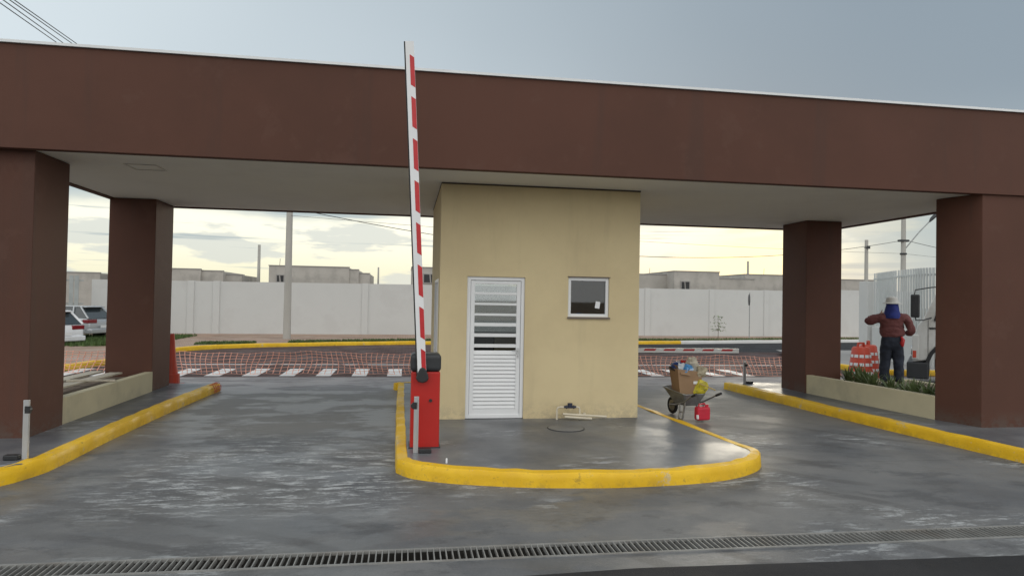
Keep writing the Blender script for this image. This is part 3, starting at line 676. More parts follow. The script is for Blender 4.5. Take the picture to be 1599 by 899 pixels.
# ------------------------------------------------------------------ wheelbarrow and its load
wb = T('wheelbarrow', 'grey metal wheelbarrow loaded with a box on the right lane', 'wheelbarrow', (4.52,10.45,0), R(-78))
# local frame: wheel towards -x, handles towards +x
def loft(q, a, b, close=True):
    n = len(a); o = len(q.v); q.v += [tuple(p) for p in a]+[tuple(p) for p in b]
    for i in range(n): q.f.append((o+i, o+(i+1)%n, o+n+(i+1)%n, o+n+i)); q.m.append(q.mi)
rim = [(-.47,-.13),(-.38,-.26),(.30,-.26),(.34,-.22),(.34,.22),(.30,.26),(-.38,.26),(-.47,.13)]
bot = [(-.16,-.10),(-.12,-.15),(.20,-.15),(.22,-.12),(.22,.12),(.20,.15),(-.12,.15),(-.16,.10)]
q = MB(); top = [(x,y,.46+(-.03*x)+(.04 if x < -.36 else 0)) for x,y in rim]; top2 = [(x*1.05,y*1.05,z-.008) for x,y,z in top]; bt = [(x,y,.235) for x,y in bot]
loft(q, [(x*.97,y*.97,z) for x,y,z in top], [(x*.97,y*.97,z+.004) for x,y,z in bt]); q.add([(x*.97,y*.97,z+.004) for x,y,z in bt], [tuple(range(8))])
loft(q, bt, top); q.add(bt, [tuple(reversed(range(8)))])
q.build('tray', GALV, wb)
q = MB(); q.tube([(x,y,z) for x,y,z in top]+[top[0]], .011, 6); q.build('tray_rim', GALV, wb, smooth=True)
for s_ in (-1,1):
    q = MB(); q.tube([(-.44,.07*s_,.17),(-.1,.15*s_,.22),(.25,.22*s_,.30),(.56,.27*s_,.44),(.66,.28*s_,.48)],.016,8); ho = q.build('handle', GALV, wb, smooth=True)
    MB().tube([(.60,.275*s_,.458),(.74,.285*s_,.51)],.022,8).build('grip', BLACKP, ho, smooth=True)
    q = MB(); q.tube([(.10,.19*s_,.26),(.13,.23*s_,.012),(.24,.23*s_,.012),(.30,.215*s_,.31)],.020,8).bar((.13,.23*s_,.12),(.24,.225*s_,.14),.012,.02); q.build('leg', GALV, wb, smooth=True)
    q = MB(); q.bar((-.43,.055*s_,.17),(-.2,.12*s_,.24),.012,.03); q.build('wheel_bracket', DARKG, wb)
q = MB(); q.tube([(-.43,-.05,.165),(-.43,.05,.165)],.015); wh = q.build('wheel', DARKG, wb)
q = MB()
tor = []; q = MB(); n1, n2 = 26, 8
for i in range(n1):
    a = 2*math.pi*i/n1
    for j in range(n2):
        b = 2*math.pi*j/n2; rr = .13+.032*math.cos(b); q.v.append((-.43+rr*math.cos(a), .034*math.sin(b), .165+rr*math.sin(a)))
for i in range(n1):
    for j in range(n2): q.f.append((i*n2+j, ((i+1)%n1)*n2+j, ((i+1)%n1)*n2+(j+1)%n2, i*n2+(j+1)%n2)); q.m.append(0)
q.build('tyre', RUBBER, wh, smooth=True)
MB().tube([(-.43,-.02,.165),(-.43,.02,.165)],.10,20).build('rim', GALV, wh, smooth=True)
wb.scale = (.82,.82,.9)
def wbp(x,y,z):
    c_, s__ = math.cos(R(-22)), math.sin(R(-22)); return (4.50+x*c_-y*s__, 10.45+x*s__+y*c_, z+(.08 if z > .2 else 0))
# cardboard box
t = T('cardboard_box', 'open cardboard box standing in the wheelbarrow', 'box', wbp(.035,.0,.285), R(4))
w2, d2, hh = .172, .125, .41
q = MB()
for (x0,x1,y0,y1) in ((-w2,w2,-d2,-d2+.008),(-w2,w2,d2-.008,d2),(-w2,-w2+.008,-d2+.008,d2-.008),(w2-.008,w2,-d2+.008,d2-.008)): q.box(x0,x1,y0,y1,0,hh)
q.box(-w2+.008,w2-.008,-d2+.008,d2-.008,.0,.01)
for i,(x,y,z) in enumerate(q.v):
    k = 1+.26*z/hh; q.v[i] = (x*k-.05*z, y*k, z*(1-(.06 if x > 0 else -.05)))
q.build('carton', CARD, t)
q = MB(); q.add([(-w2*1.12,-d2*1.13,hh*.99),(-.06,-d2*1.13,hh),(-.02,-d2*1.5,hh*.80),(-w2*1.1,-d2*1.5,hh*.86)],[(0,1,2,3)]); q.build('flap', CARD, t); q = MB(); q.add([(w2*1.1,-d2,hh*.94),(w2*1.1,d2,hh*.94),(w2*1.4,d2,hh*1.08),(w2*1.4,-d2,hh*1.02)],[(0,1,2,3)]); q.build('flap', CARD, t); q = MB(); q.add([(-w2*1.18,-d2,hh*1.05),(-w2*1.18,d2,hh*1.05),(-w2*1.35,d2,hh*1.2),(-w2*1.35,-d2,hh*1.2)],[(0,1,2,3)])
q.build('flap', CARD, t)
q = MB(); q.box(.045,.125,-d2*1.14-.006,-d2*1.14-.004,.19,.235); q.build('paper_label', WPAINT, t)
def bag(name, c, r_, sq, m, label, cat, seed, amp=.25, rot=(0,0,0)):
    rr = random.Random(seed); q = MB(); q.sphere((0,0,0), 1, 9)
    ph = [rr.uniform(0,6) for _ in range(6)]; lut = {}
    for i,(x,y,z) in enumerate(q.v):
        key = (round(x,3),round(y,3),round(z,3)); j = lut.setdefault(key, rr.uniform(-.16,.16))
        k = 1+j+amp*(.5*math.sin(4*x+ph[0])+.4*math.sin(5*y+ph[1]+z)+.4*math.sin(7*z+ph[2]+x*2)+.3*math.sin(11*x+ph[3]-5*z))
        e = lambda t_: math.copysign(abs(t_)**.7, t_)
        q.v[i] = (e(x)*r_*sq[0]*k, e(y)*r_*sq[1]*k, e(z)*r_*sq[2]*k)
    o = q.build(name, m); o.location = c; o.rotation_euler = rot; return tag(o, label, cat)
hx = wbp(-.11,-.02,.685)
t = T('safety_helmet', 'blue cap with a dark brim lying on top of the box', 'cap', hx, .9)
MB().lathe([(.115,0),(.118,.03),(.105,.08),(.075,.115),(.03,.13)],24).build('shell', mat('blue_shell', (.012,.04,.17), .35), t, smooth=True)
q = MB(); q.tube([(.125*math.cos(a*.3),.125*math.sin(a*.3),.0+.05*math.sin(a*.3)) for a in range(22)],.016,6); q.build('brim', BLACKP, t, smooth=True)
WBAG = mat('white_plastic_bag', (.62,.66,.70), .35, .15, 20, .6, 30); BBAG = mat('blue_print_bag', (.05,.25,.55), .4, .4, 22, dirt=(.7,.75,.8), dirt_amt=1., dscale=18)
CLOTH = mat('cream_cloth', (.50,.46,.38), .8, .2, 14, .5, 40); YBAG = mat('yellow_bag', (.62,.52,.03), .35, .3, 12, .4, 30, dirt=(.08,.10,.06), dirt_amt=.9, dscale=22)
bag('plastic_bag', wbp(-.06,-.08,.70), .085, (1.0,.8,1.1), WBAG, 'crumpled white plastic bag beside the blue cap on the box', 'plastic bag', 3)
bag('plastic_bag', wbp(.05,-.11,.69), .08, (1.0,.6,1.25), BBAG, 'blue and white printed bag at the front of the box', 'plastic bag', 5, .12, (0,.15,.2))
bag('cloth_bundle', wbp(.12,.03,.76), .105, (1.0,.8,1.0), CLOTH, 'cream cloth bundle heaped on the box', 'cloth', 8)
bag('cloth_roll', wbp(.26,-.02,.67), .08, (1.1,.8,1.1), mat('beige_roll', (.40,.35,.25), .7, .3, 14, .5, 30), 'rolled beige cloth hanging over the right side of the box', 'cloth', 12)
bag('yellow_sack', wbp(.25,-.06,.40), .105, (.95,.45,1.25), YBAG, 'yellow printed sack leaning at the right of the box', 'sack', 15, .06, (.1,.45,-.3))
q = MB(); q.lathe([(.028,0),(.030,.06),(.029,.15),(.012,.175),(.012,.2)],14); q.mi = 1; q.lathe([(.0305,.05),(.0305,.10)],14); o = q.build('orange_bottle', [ORANGE, WPAINT], smooth=True); o.location = wbp(-.17,.06,.38); tag(o, 'small orange bottle with white band standing left of the box', 'bottle')
o = MB().box(-.07,.07,-.02,.02,-.03,.03).build('red_tray', REDP, bevel=.01); o.location = wbp(-.0,.10,.80); o.rotation_euler = (.3,.15,.1); tag(o, 'red plastic tray behind the cap on the box', 'tray')
o = MB().bar((0,0,0),(.26,0,-.10),.035,.018).build('wooden_stick', mat('yellow_wood', (.42,.30,.09), .6), bevel=.003); o.location = wbp(.22,-.20,.50); o.rotation_euler = (0,0,-.2); tag(o, 'short yellow wooden stick on the tray rim', 'stick')
t = T('jerry_can', 'red jerry can hanging by the wheelbarrow handle', 'jerry can', wbp(.27,-.36,.03), R(8))
JR = mat('jerry_red', (.55,.02,.045), .35, .1, 8, .1, 30)
q = MB(); q.box(-.115,.115,-.06,.06,0,.21); b_ = q.build('body', JR, t, bevel=.03, seg=3)
q = MB(); q.tube([(-.07,0,.20),(-.06,0,.245),(.04,0,.255),(.06,0,.205)],.012,8); q.build('handle', JR, t, smooth=True)
MB().tube([(.085,0,.205),(.09,0,.24)],.02,12).build('cap', JR, t, smooth=True)
MB().tube([(-.112,-.05,.03),(-.116,-.05,.09)],.02,8).build('sticker', WPAINT, t)
# ------------------------------------------------------------------ worker
def skin(name, V, E, m, parent, sub=2, root=0, fold=0.):
    me = bpy.data.meshes.new(name); bm = bmesh.new(); ly = bm.verts.layers.skin.verify(); vs = []
    for i, v in enumerate(V):
        a = bm.verts.new(v[:3]); rr = v[3]; a[ly].radius = rr if isinstance(rr, tuple) else (rr, rr); a[ly].use_root = (i == root); vs.append(a)
    for a, b in E: bm.edges.new((vs[a], vs[b]))
    bm.to_mesh(me); bm.free(); me.materials.append(m)
    o = bpy.data.objects.new(name, me); C.objects.link(o); o.parent = parent
    s_ = o.modifiers.new('skin', 'SKIN'); s_.use_smooth_shade = True; s_.branch_smoothing = .3
    q = o.modifiers.new('sub', 'SUBSURF'); q.levels = q.render_levels = sub
    if fold:
        tx = bpy.data.textures.new(name+'_folds', 'CLOUDS'); tx.noise_scale = .13; tx.noise_depth = 2
        q = o.modifiers.new('fold', 'DISPLACE'); q.texture = tx; q.strength = fold; q.mid_level = .5
    return o
pw = T('person', 'worker in maroon shirt and white hat seen from behind in the planter', 'person', (9.45,11.98,.285), R(-34))
SKINM = mat('skin', (.30,.17,.11), .55, .08, 8)
V = [(0,0,.92,.11),(0,.01,1.12,.12),(0,.0,1.30,.125),(0,0,1.42,.06),(0,.01,1.50,.052),(0,.03,1.57,.085),(0,.03,1.66,.078),(0,.125,1.575,.018)]
E_ = [(0,1),(1,2),(2,3),(3,4),(4,5),(5,6),(5,7)]
def chain(pts, start):
    p = start
    for v in pts: V.append(v); E_.append((p, len(V)-1)); p = len(V)-1
    return p
for sx_ in (-1,1): chain([(.09*sx_,0,.86,.085),(.105*sx_,.01,.50,.055),(.12*sx_,-.01,.10,.04),(.125*sx_,.10,.05,.035)], 0)
pl = chain([(-.19,0,1.36,.055),(-.42,.03,1.25,.040),(-.24,.22,1.38,.030),(-.16,.28,1.42,.028)], 2)
pr_ = chain([(.19,0,1.36,.055),(.34,-.05,1.08,.040),(.22,.20,1.06,.030),(.18,.26,1.07,.028)], 2)
for base, o, sg in ((pl, Vector((-.16,.28,1.42)), 1), (pr_, Vector((.18,.26,1.07)), -1)):
    for k, ln in enumerate((.055,.065,.070,.062,.048)):
        d = Vector((.35*sg, .5, .55-.22*k)) if k else Vector((-.1*sg, .1, .9))
        d.normalize(); side_ = Vector((0,.0,.022-.014*k))
        p1 = o+side_+d*ln*.6; p2 = p1+(d+Vector((.7*sg,-.3,0))).normalized()*ln*.6
        chain([(*p1,.0095),(*p2,.008)], base)
skin('body', V, E_, SKINM, pw, 2)
def f_shirt(b):
    v = N('ShaderNodeTexCoord').outputs['Object']; w_ = N('ShaderNodeTexWave', bands_direction='Z'); L(v, w_.inputs[0]); w_.inputs['Scale'].default_value = 14; w_.inputs['Distortion'].default_value = 1.2
    L(MX(MR(w_.outputs['Fac'], .3, .7), (.135,.038,.040), (.20,.080,.075)), b.inputs['Base Color']); b.inputs['Roughness'].default_value = .9
    bp = N('ShaderNodeBump'); bp.inputs['Strength'].default_value = .9; bp.inputs['Distance'].default_value = .05
    L(nz(v, 7, 3, .5, (0,0,0), (1,1,1.8)), bp.inputs['Height']); L(bp.outputs[0], b.inputs['Normal'])
SHIRT = special('maroon_striped_shirt', f_shirt)
SV = [(0,0,.93,(.235,.17)),(0,.0,1.08,(.245,.175)),(0,-.01,1.25,(.255,.17)),(0,0,1.36,(.20,.13)),(0,.005,1.435,(.075,.07)),
      (-.22,0,1.36,.10),(-.33,.01,1.30,.092),(-.43,.03,1.25,.085),(-.36,.14,1.32,.068),(-.25,.22,1.38,.055),
      (.22,0,1.36,.10),(.30,-.03,1.22,.09),(.35,-.045,1.09,.082),(.30,.08,1.065,.062),(.24,.18,1.06,.045)]
SE = [(0,1),(1,2),(2,3),(3,4),(3,5),(5,6),(6,7),(7,8),(8,9),(3,10),(10,11),(11,12),(12,13),(13,14)]
skin('shirt', SV, SE, SHIRT, pw, 3, fold=.07)
JEAN = mat('navy_trousers', (.022,.028,.045), .85, .35, 7, 1., 9, stretch=(1,1,1.6))
TV = [(0,0,1.04,(.20,.15)),(0,0,.95,(.215,.16)),(0,0,.87,(.20,.155)),
      (-.095,0,.74,(.128,.125)),(-.105,.01,.50,(.105,.105)),(-.12,-.005,.28,(.094,.095)),(-.125,-.01,.09,(.090,.095)),
      (.095,0,.74,(.128,.125)),(.11,.01,.50,(.105,.105)),(.125,-.005,.28,(.094,.095)),(.13,-.01,.09,(.090,.095))]
skin('trousers', TV, [(0,1),(1,2),(2,3),(3,4),(4,5),(5,6),(2,7),(7,8),(8,9),(9,10)], JEAN, pw, 3, fold=.05)
for sx_ in (-.128,.132):
    q = MB(); q.sphere((sx_,.045,.045),.1,10,(.5,1.35,.46)); q.box(sx_-.045,sx_+.045,-.08,.17,.0,.018); q.build('shoe', BLACKP, pw, smooth=True)
q = MB(); q.lathe([(.172,1.625),(.17,1.635),(.115,1.655),(.108,1.70),(.098,1.74),(.06,1.765),(.02,1.772)],28,(0,.025,0)); q.build('hat', mat('white_hat', (.62,.61,.58), .7, .06, 8), pw, smooth=True)
q = MB(); q.lathe([(.165,1.34),(.16,1.39),(.138,1.45),(.122,1.52),(.108,1.60),(.105,1.645)],28,(0,.0,0),.045); q.build('neck_cloth', mat('blue_cloth_neck', (.022,.035,.20), .85, .25, 9, .5, 30), pw, smooth=True)
q = MB(); q.tube([(.155,-.10,.985),(.18,-.12,.93),(.165,-.12,.86),(.175,-.11,.80)],[.02,.035,.04,.02],8); q.build('red_cloth', REDST, pw, smooth=True)
for sx_ in (-.03,.03): MB().sphere((sx_,.112,1.60),.011,6).build('eye', BLACKP, pw, smooth=True)
# ------------------------------------------------------------------ truck
TW = mat('truck_white', (.60,.60,.58), .4, .06, 2, .05, 30, dirt=(.38,.35,.30), dirt_amt=.5, dscale=1.5)
tk = T('truck', 'white truck cab with black bumper parked behind the right front column', 'truck', (11.45,14.0,0), R(-41))
cab = [(.10,.60),(.12,1.15),(.20,1.45),(.30,1.58),(.66,2.45),(.80,2.60),(1.95,2.64),(2.05,2.5),(2.05,.62),(1.55,.62)]
cab += [(1.0+.60*math.cos(a), .50+.60*math.sin(a)) for a in [R(d) for d in (25,50,75,100,125,150,165)]]
q = MB(); q.xprism(cab, 0, 2.25); q.build('cab', TW, tk, bevel=.035, seg=3)
q = MB(); q.xprism([(.56,1.60),(.78,2.32),(1.62,2.34),(1.62,1.60)], -.006, .004); wo = q.build('side_window', CARGL, tk)
q = MB(); frame(q, .50,1.70,1.54,2.40,.03,-.012,.002); 
q = MB(); q.bar((.52,-.008,1.56),(.76,-.008,2.35),.03,.04,(0,1,0)); q.bar((.76,-.008,2.35),(1.66,-.008,2.37),.03,.04,(0,1,0)); q.bar((1.66,-.008,2.37),(1.66,-.008,1.56),.03,.04,(0,1,0)); q.bar((1.66,-.008,1.56),(.52,-.008,1.56),.03,.04,(0,1,0)); q.build('window_seal', BLACKP, tk)
q = MB(); q.add([(.36,.15,1.68),(.36,2.10,1.68),(.655,2.02,2.40),(.655,.23,2.40)], [(0,1,2,3)]); [q.v.__setitem__(i,(x-.012,y,z)) for i,(x,y,z) in enumerate(q.v)]; q.build('windscreen', CARGL, tk)
q = MB(); q.box(-.02,.42,-.04,2.29,.22,.60); q.build('bumper', DARKG, tk, bevel=.03)
q = MB(); q.box(.085,.22,-.035,.004,.66,1.22); q.build('corner_panel', TW, tk, bevel=.02)
q = MB(); q.box(.10,.17,-.046,-.034,.70,.86); q.build('side_marker', ORANGE, tk, bevel=.005)
q = MB(); q.box(.42,.60,-.02,.003,1.36,1.40); q.build('door_handle', BLACKP, tk, bevel=.008)
q = MB(); q.bar((.40,-.004,.66),(.40,-.004,1.56),.008,.006,(0,1,0)); q.build('door_gap', BLACKP, tk); q = MB(); q.bar((1.72,-.004,.66),(1.72,-.004,2.40),.008,.006,(0,1,0)); q.build('door_gap', BLACKP, tk)
for y in (.3,1.95): MB().tube([(.09,y,.85),(.06,y,.85)],.11,16).build('headlight', ALU, tk)
q = MB(); q.xprism([(1.0+r_*math.cos(a),.50+r_*math.sin(a)) for r_, rng in ((.66,range(0,181,15)),(.58,range(180,-1,-15))) for a in [R(d) for d in rng]], -.03, .02); q.build('wheel_arch', BLACKP, tk)
def wheel(px_, py_, parent, r_=.47, wd=.26, m=RUBBER):
    q = MB(); q.tube([(px_,py_,r_),(px_,py_+.02,r_),(px_,py_+wd-.02,r_),(px_,py_+wd,r_)],[r_*.9,r_,r_,r_*.9],28); o = q.build('wheel', m, parent, smooth=True)
    q = MB(); q.tube([(px_,py_-.012,r_),(px_,py_+.05,r_)],[r_*.5,r_*.56],20); q.build('rim', ALU, o, smooth=True)
for px_ in (1.0,4.6):
    for py_ in (.02,1.97): wheel(px_, py_, tk)
q = MB(); q.box(1.6,5.8,.55,.67,.55,.72).box(1.6,5.8,1.58,1.70,.55,.72); q.build('chassis', DARKG, tk)
q = MB(); q.box(2.2,5.9,-.02,2.27,.95,1.0).box(2.2,5.9,-.02,.02,1.0,1.45).box(2.2,5.9,2.23,2.27,1.0,1.45).box(2.2,2.25,.02,2.23,1.0,1.9).box(5.85,5.9,.02,2.23,1.0,1.45).box(2.4,5.6,.5,1.75,.72,.95); q.build('cargo_bed', TW, tk, bevel=.01)
q = MB(); q.tube([(.62,-.01,2.32),(.45,-.22,2.30),(.15,-.30,2.24),(.13,-.30,2.12)],.014,8); q.build('mirror_arm', BLACKP, tk, smooth=True); q = MB(); q.tube([(.46,-.01,1.62),(.30,-.20,1.56),(.16,-.28,1.56),(.15,-.29,1.66)],.014,8); ma = q.build('mirror_arm', BLACKP, tk, smooth=True)
q = MB(); q.box(.06,.24,-.36,-.29,1.62,2.14); q.build('mirror', BLACKP, ma, bevel=.03)
# ------------------------------------------------------------------ cars
def car(loc, rz, m, label, sc_=1.):
    t = T('parked_car', label, 'car', loc, rz, 'cars parked on the left')   # nose towards +x
    prof = [(-1.95,.30),(-2.0,.55),(-1.97,.82),(-1.90,.95),(-1.2,.98),(.75,.95),(1.35,.88),(1.85,.72),(1.98,.5),(1.95,.28)]
    q = MB(); wy = .84
    q.xprism(prof, -wy, wy)
    q.build('body', m, t, bevel=.09, seg=4, smooth=True)
    g = MB(); lo = [(-1.93,.94),(.90,.93)]; 
    a = [(-1.93,-.80,.94),(.92,-.80,.93),(.92,.80,.93),(-1.93,.80,.94)]; b = [(-1.42,-.60,1.44),(.10,-.60,1.46),(.10,.60,1.46),(-1.42,.60,1.44)]
    g.add(a+b, [(0,1,5,4),(1,2,6,5),(2,3,7,6),(3,0,4,7),(4,5,6,7)]); g.build('windows', CARGL, t, bevel=.04, seg=3, smooth=True)
    q = MB(); q.box(-1.50,.12,-.62,.62,1.43,1.485); q.box(-1.66,-1.45,-.58,.58,1.42,1.46); q.build('roof', m, t, bevel=.025, seg=3, smooth=True)
    q = MB()
    for s__ in (-1,1):
        for (p_, e_) in (((-1.93,.80*s__,.94),(-1.42,.61*s__,1.45)),((.92,.80*s__,.93),(.10,.61*s__,1.46)),((-.35,.812*s__,.94),(-.35,.615*s__,1.45)),((-1.2,.812*s__,.94),(-1.1,.615*s__,1.45))): q = MB(); q.bar(p_, e_, .09 if abs(p_[0]) > 1 else .06, .05, (1,0,0)); q.build('pillar', m, t, bevel=.01)
    for s__ in (-1,1):
        q = MB(); q.box(-2.005,-1.70,.60*s__-.25,.60*s__+.25,.74,.90); 
        for i,(x,y,z) in enumerate(q.v):
            if abs(y) > .8: q.v[i] = (x+.02, .85*s__, z)
        q.build('tail_light', TAIL, t, bevel=.02)
    q = MB(); q.box(-2.10,-1.75,-.84,.84,.28,.50); q.build('rear_bumper', m, t, bevel=.05, seg=3, smooth=True)
    MB().box(-2.115,-2.10,-.26,.26,.52,.64).build('number_plate', WPAINT, t)
    for x in (-1.25,1.25):
        for y in (-.86,.68): wheel(x, y, t, .31, .18)
    t.scale = (sc_,)*3
    return t
car((-12.42,24.9,.0), R(148), CARW, 'white hatchback seen from its rear corner beyond the left columns', .84)
car((-12.9,28.0,.1), R(165), CARS, 'silver hatchback behind the white one by the white wall', .84)
# ------------------------------------------------------------------ perimeter walls
t = T('perimeter_wall', 'long white boundary wall beyond the street', 'wall', (0,0,0))
def wpt(x): return 31.35+(x+13.3)*.089
def whh(x): return 2.42+(x+13.3)*.0062
q = MB(); xs = [-13.3,-9.4,-8.35,-1.9,5,12.4,16.1,19.4,23.9,29]
for a, b in zip(xs, xs[1:]):
    ya, yb, ha, hb = wpt(a), wpt(b), whh(a), whh(b); hh2 = ha if b <= 19.5 else ha
    q.add([(a,ya,0),(b,yb,0),(b,yb+.18,0),(a,ya+.18,0),(a,ya,ha),(b,yb,hb),(b,yb+.18,hb),(a,ya+.18,ha)], [(0,1,5,4),(1,2,6,5),(2,3,7,6),(3,0,4,7),(4,5,6,7)])
q.build('panel', WHITEW, t)
for x in xs[1:-1]:
    y = wpt(x); h_ = whh(x)
    MB().box(x-.14,x+.14,y-.055,y+.2,0,h_+.012).build('pilaster', WHITEW, t, bevel=.01)
MB().box(23.9,29,wpt(24)-.1,wpt(24)+.1,0,whh(24)+.09).build('raised_panel', WHITEW, t)
def slat_fence(name, path, z0, z1, label, m=None, pitch=.125, sw=.028):
    m = m or SLATM
    t = T(name, label, 'fence', (0,0,0))
    q = MB(); p = resample(smooth_path(path, 6), .25)
    for a, b in zip(p, p[1:]):
        d = Vector((b[0]-a[0],b[1]-a[1],0)).normalized(); n = Vector((-d.y,d.x,0))*.09
        A, B = Vector((*a,0)), Vector((*b,0)); vs = [A-n,B-n,B+n,A+n]; q.add([tuple(v) for v in vs]+[(v.x,v.y,z0) for v in vs], [(0,1,5,4),(2,3,7,6),(4,5,6,7)])
    q.build('base_wall', WHITEW, t)
    q = MB(); p2 = resample(smooth_path(path, 6), pitch)
    for i in range(len(p2)-1):
        a, b = p2[i], p2[i+1]; L_ = math.hypot(b[0]-a[0], b[1]-a[1])
        if L_ < .05: continue
        ang = math.atan2(b[1]-a[1], b[0]-a[0]); q.box(a[0]-sw,a[0]+sw,a[1]-.018,a[1]+.018,z0+.03,z1,ang)
    q.build('slats', m, t)
    for zz in (z0+.18, z1-.2):
        r_ = MB()
        for a, b in zip(p, p[1:]): r_.bar((a[0]+.03,a[1]+.08,zz),(b[0]+.03,b[1]+.08,zz),.03,.05)
        r_.build('rail', m, t)
    return t
sf = slat_fence('slatted_fence', [(16.05,21.2),(15.35,19.3),(14.98,18.2),(14.92,17.5),(15.2,17.0),(16.2,16.85),(19,16.85),(23,16.85)], 1.15, 3.0, 'curved white slatted fence on a low white wall beside the truck')
MB().box(15.85,16.4,21.3,21.75,0,2.72).build('end_post', WHITEW, sf, bevel=.01)
slat_fence('slatted_fence', [(-22,29.0),(-17,29.9),(-13.4,30.7)], 1.2, 2.55, 'grey slatted fence behind the parked cars at the left end of the wall', mat('grey_slats', (.34,.37,.37), .6, .08, 3), .19, .075)
kerb('corner_kerb', resample(smooth_path([(12.75,20.5),(12.55,18),(12.65,17.0),(13.15,16.5),(14,16.4),(22,16.4)], 4), .25), YELLOW, side=-1 if False else 1, wid=.15, h=.14)
S(MB().sheet([(12.8,20.5),(12.68,18),(12.8,17.05),(13.2,16.62),(14,16.52),(22,16.5),(22,24),(14,24)][::-1], .13).build('corner_pavement', KERBG))
# ------------------------------------------------------------------ houses
def house(loc, boxes, wins, label, extra=None):
    t = T('unfinished_house', label, 'house', loc, 0, 'unfinished concrete houses behind the wall')
    q = MB()
    for b in boxes: q.box(*b)
    q.build('wall', CONC, t)
    q = MB()
    for (x0,x1,y0,y1,z0,z1) in boxes:
        q.box(x0-.03,x1+.03,y0-.03,y0+.12,z1+.003,z1+.06); q.box(x0-.03,x0+.12,y0+.12,y1+.03,z1+.003,z1+.06)
    q.build('parapet_cap', KERBG, t)
    for (x0,x1,y,z0,z1) in wins:
        q = MB(); frame(q, x0,x1,z0,z1,.06,y-.05,y-.004); wo = q.build('window', KERBG, t)
        MB().box(x0+.06,x1-.06,y-.03,y-.008,z0+.06,z1-.06).build('opening', BLACKP, wo)
        MB().bar(((x0+x1)/2,y-.04,z0+.06),((x0+x1)/2-.05,y-.04,z1-.06),.08,.03,(0,1,0)).build('mullion', KERBG, wo)
    if extra:
        q = MB(); [q.tube([(x,y,z),(x+.03,y,z+.45)],.015,5) for x,y,z in extra]; q.build('rebar', DARKG, t)
    return t
house((-20.5,45,0), [(-3,1.85,0,6,0,3.05)], [], 'low concrete house showing behind the cars at far left')
house((-14.5,45,0), [(-3,1.7,0,6,0,3.42),(1.7,3.0,.2,6,0,3.34),(3.0,4.0,.8,6,0,3.15)], [], 'low concrete house seen just right of the rear left column')
house((-8.69,45,0), [(0,5.0,0,7,0,3.76),(5.0,5.6,.1,6,0,3.62),(5.6,6.3,.3,6,0,3.40)], [(.45,.98,0,2.7,3.22)], 'stepped concrete house with a dark window behind the utility pole', [(.6,.3,3.8)])
house((.33,45,0), [(0,4.2,0,6,0,3.88)], [(.75,1.75,0,2.85,3.5)], 'concrete house with a dark window between the raised arm and the booth')
house((16.1,45,0), [(2.43,5.8,0,7,0,4.06),(0,2.43,1.4,7,0,3.85),(5.8,8.6,.2,7,0,3.62)], [(2.9,3.6,0,2.75,3.4)], 'large stepped concrete house with a black window right of the booth', [(1.2,1.6,3.9)])
house((24.9,47,0), [(0,3.5,0,7,0,4.05)], [], 'pale concrete house left of the rear right column', [(1.6,.2,4.1)])
house((31.2,45,0), [(-1,2.8,0,7,0,3.75)], [], 'concrete house behind the wall above the worker')
# ------------------------------------------------------------------ poles and wires
def pole(x, y, h_, r0, r1, label, z=0., lamp=False, cross=True):
    t = T('utility_pole', label, 'utility pole', (x,y,z), 0, 'concrete utility poles')
    MB().tube([(0,0,0),(0,0,h_)],[r0,r1],14).build('shaft', POLEC, t, smooth=True)
    if cross:
        q = MB(); q.tube([(0,0,h_-.55),(0,0,h_-.5)],r1+.03,10).box(-.09,.09,-r1-.16,-r1-.02,h_-.62,h_-.42); q.build('bracket', DARKG, t)
    return t
pole(-4.73,28.4,9.0,.155,.10,'concrete pole rising from the far sidewalk between column and raised arm', .12)
pole(-11.1,30.0,9.9,.15,.10,'concrete pole standing behind the rear left column', .12)
pole(-9.93,48,5.3,.12,.09,'thin pole left of the stepped concrete house', cross=False)
pole(-2.11,52,4.15,.08,.06,'short thin pole standing left of the raised barrier arm', cross=False)
pole(32.07,60,5.95,.13,.10,'thin pole behind the large stepped house right of the booth', cross=False)
pole(31.14,42,6.4,.14,.11,'concrete pole just right of the rear right column', cross=True)
lp = T('street_lamp', 'concrete lamp pole with a slanted arm behind the slatted fence', 'street lamp', (29.11,36,0))
MB().tube([(0,0,0),(0,0,9)],[.17,.11],14).build('pole', POLEC, lp, smooth=True)
MB().tube([(.12,-.05,5.35),(.9,-.15,6.3),(1.75,-.2,7.15)],.035,8).build('lamp_arm', GALV, lp, smooth=True)
q = MB(); q.tube([(1.55,-.19,6.93),(1.7,-.2,7.12),(2.05,-.22,7.45),(2.2,-.22,7.52)],[.04,.10,.12,.05],10); q.build('lamp_head', DARKG, lp, smooth=True)
q = MB(); q.box(-.28,.28,-.14,.14,5.72,5.84).tube([(0,0,4.95),(0,0,5.05)],.19,10); q.build('bracket', DARKG, lp)
def wire(a, b, sag, label, r_=.012, n=24):
    a, b = Vector(a), Vector(b); pts = []
    for i in range(n+1):
        u = i/n; p = a.lerp(b, u); p.z -= sag*4*u*(1-u); pts.append(p)
    return tag(MB().tube(pts, r_, 6, False).build('power_line', CABLE), label, 'power line', 'overhead power lines')
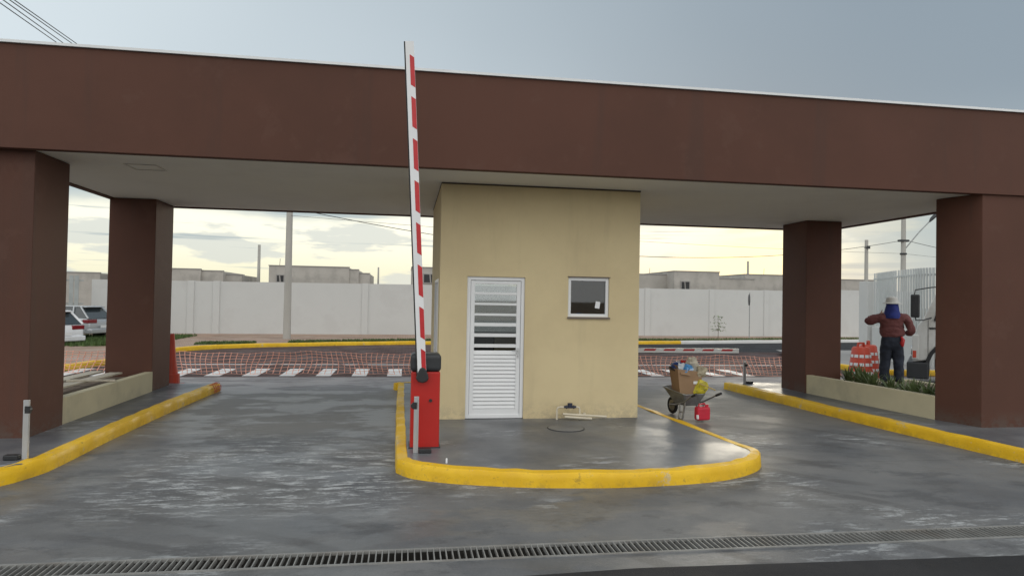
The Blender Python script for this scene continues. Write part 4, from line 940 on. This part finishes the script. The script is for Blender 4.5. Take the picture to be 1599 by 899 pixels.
wire((-4.7,28.3,5.42), (29.1,35.8,5.82), 1.5, 'long sagging line from the middle pole to the lamp pole', .014)
wire((-4.7,28.3,5.1), (29.1,35.8,5.0), .2, 'faint lower line between the middle pole and the lamp pole', .007)
wire((29.1,35.9,5.82), (52,39,5.6), .9, 'line running right from the lamp pole', .014)
wire((29.1,35.9,5.0), (52,39,5.0), .3, 'faint lower line running right from the lamp pole', .007)
for a_, b_, lab in (
        ((0.86, -19.4, 0.96), (-11.18, 30.0, 9.9), 'first overhead line from the left above the end of the canopy'),
        ((0.67, -19.4, 1.13), (-11.0, 30.0, 9.89), 'second overhead line from the left above the end of the canopy'),
        ((0.18, -19.4, 1.13), (-10.56, 30.0, 9.89), 'third overhead line from the left above the end of the canopy'),
        ((0.09, -19.4, 1.14), (-10.41, 30.0, 9.9), 'fourth overhead line from the left above the end of the canopy')):
    wire(a_, b_, .0, lab, .009)
# sign and sapling
t = T('street_sign', 'dark road sign on a thin post seen edge on', 'street sign', (17.0,31.6,.12))
MB().tube([(0,0,0),(0,0,2.3)],.022,8).build('post', GALV, t)
MB().tube([(.05,0,1.95),(.05,.03,1.95)],.28,20).build('plate', DARKG, t); t.rotation_euler = (0,0,R(70))
t = T('sapling', 'small leafy sapling before the white wall', 'sapling', (15.34,31.6,.12))
MB().tube([(0,0,0),(.02,0,.5),(0,.02,1.05)],[.014,.011,.006],6).build('trunk', mat('sapling_bark', (.12,.09,.06), .9), t)
q = MB(); r = random.Random(9)
for _ in range(170):
    z = r.choice((.45,.62,.80,.95,1.08)); a = r.uniform(0,6.28); d_ = r.uniform(.03,.38 if z < .9 else .25); p = Vector((d_*math.cos(a), d_*math.sin(a), z+r.uniform(-.05,.05)-.1*d_)); u = Vector((r.uniform(-1,1),r.uniform(-1,1),r.uniform(-.4,.4))).normalized()*.07; v_ = u.cross(Vector((0,0,1))).normalized()*.03
    q.quad(p-u, p+v_, p+u, p-v_)
q.build('crown', mat('young_leaf', (.12,.20,.04), .5, .3, 8), t)
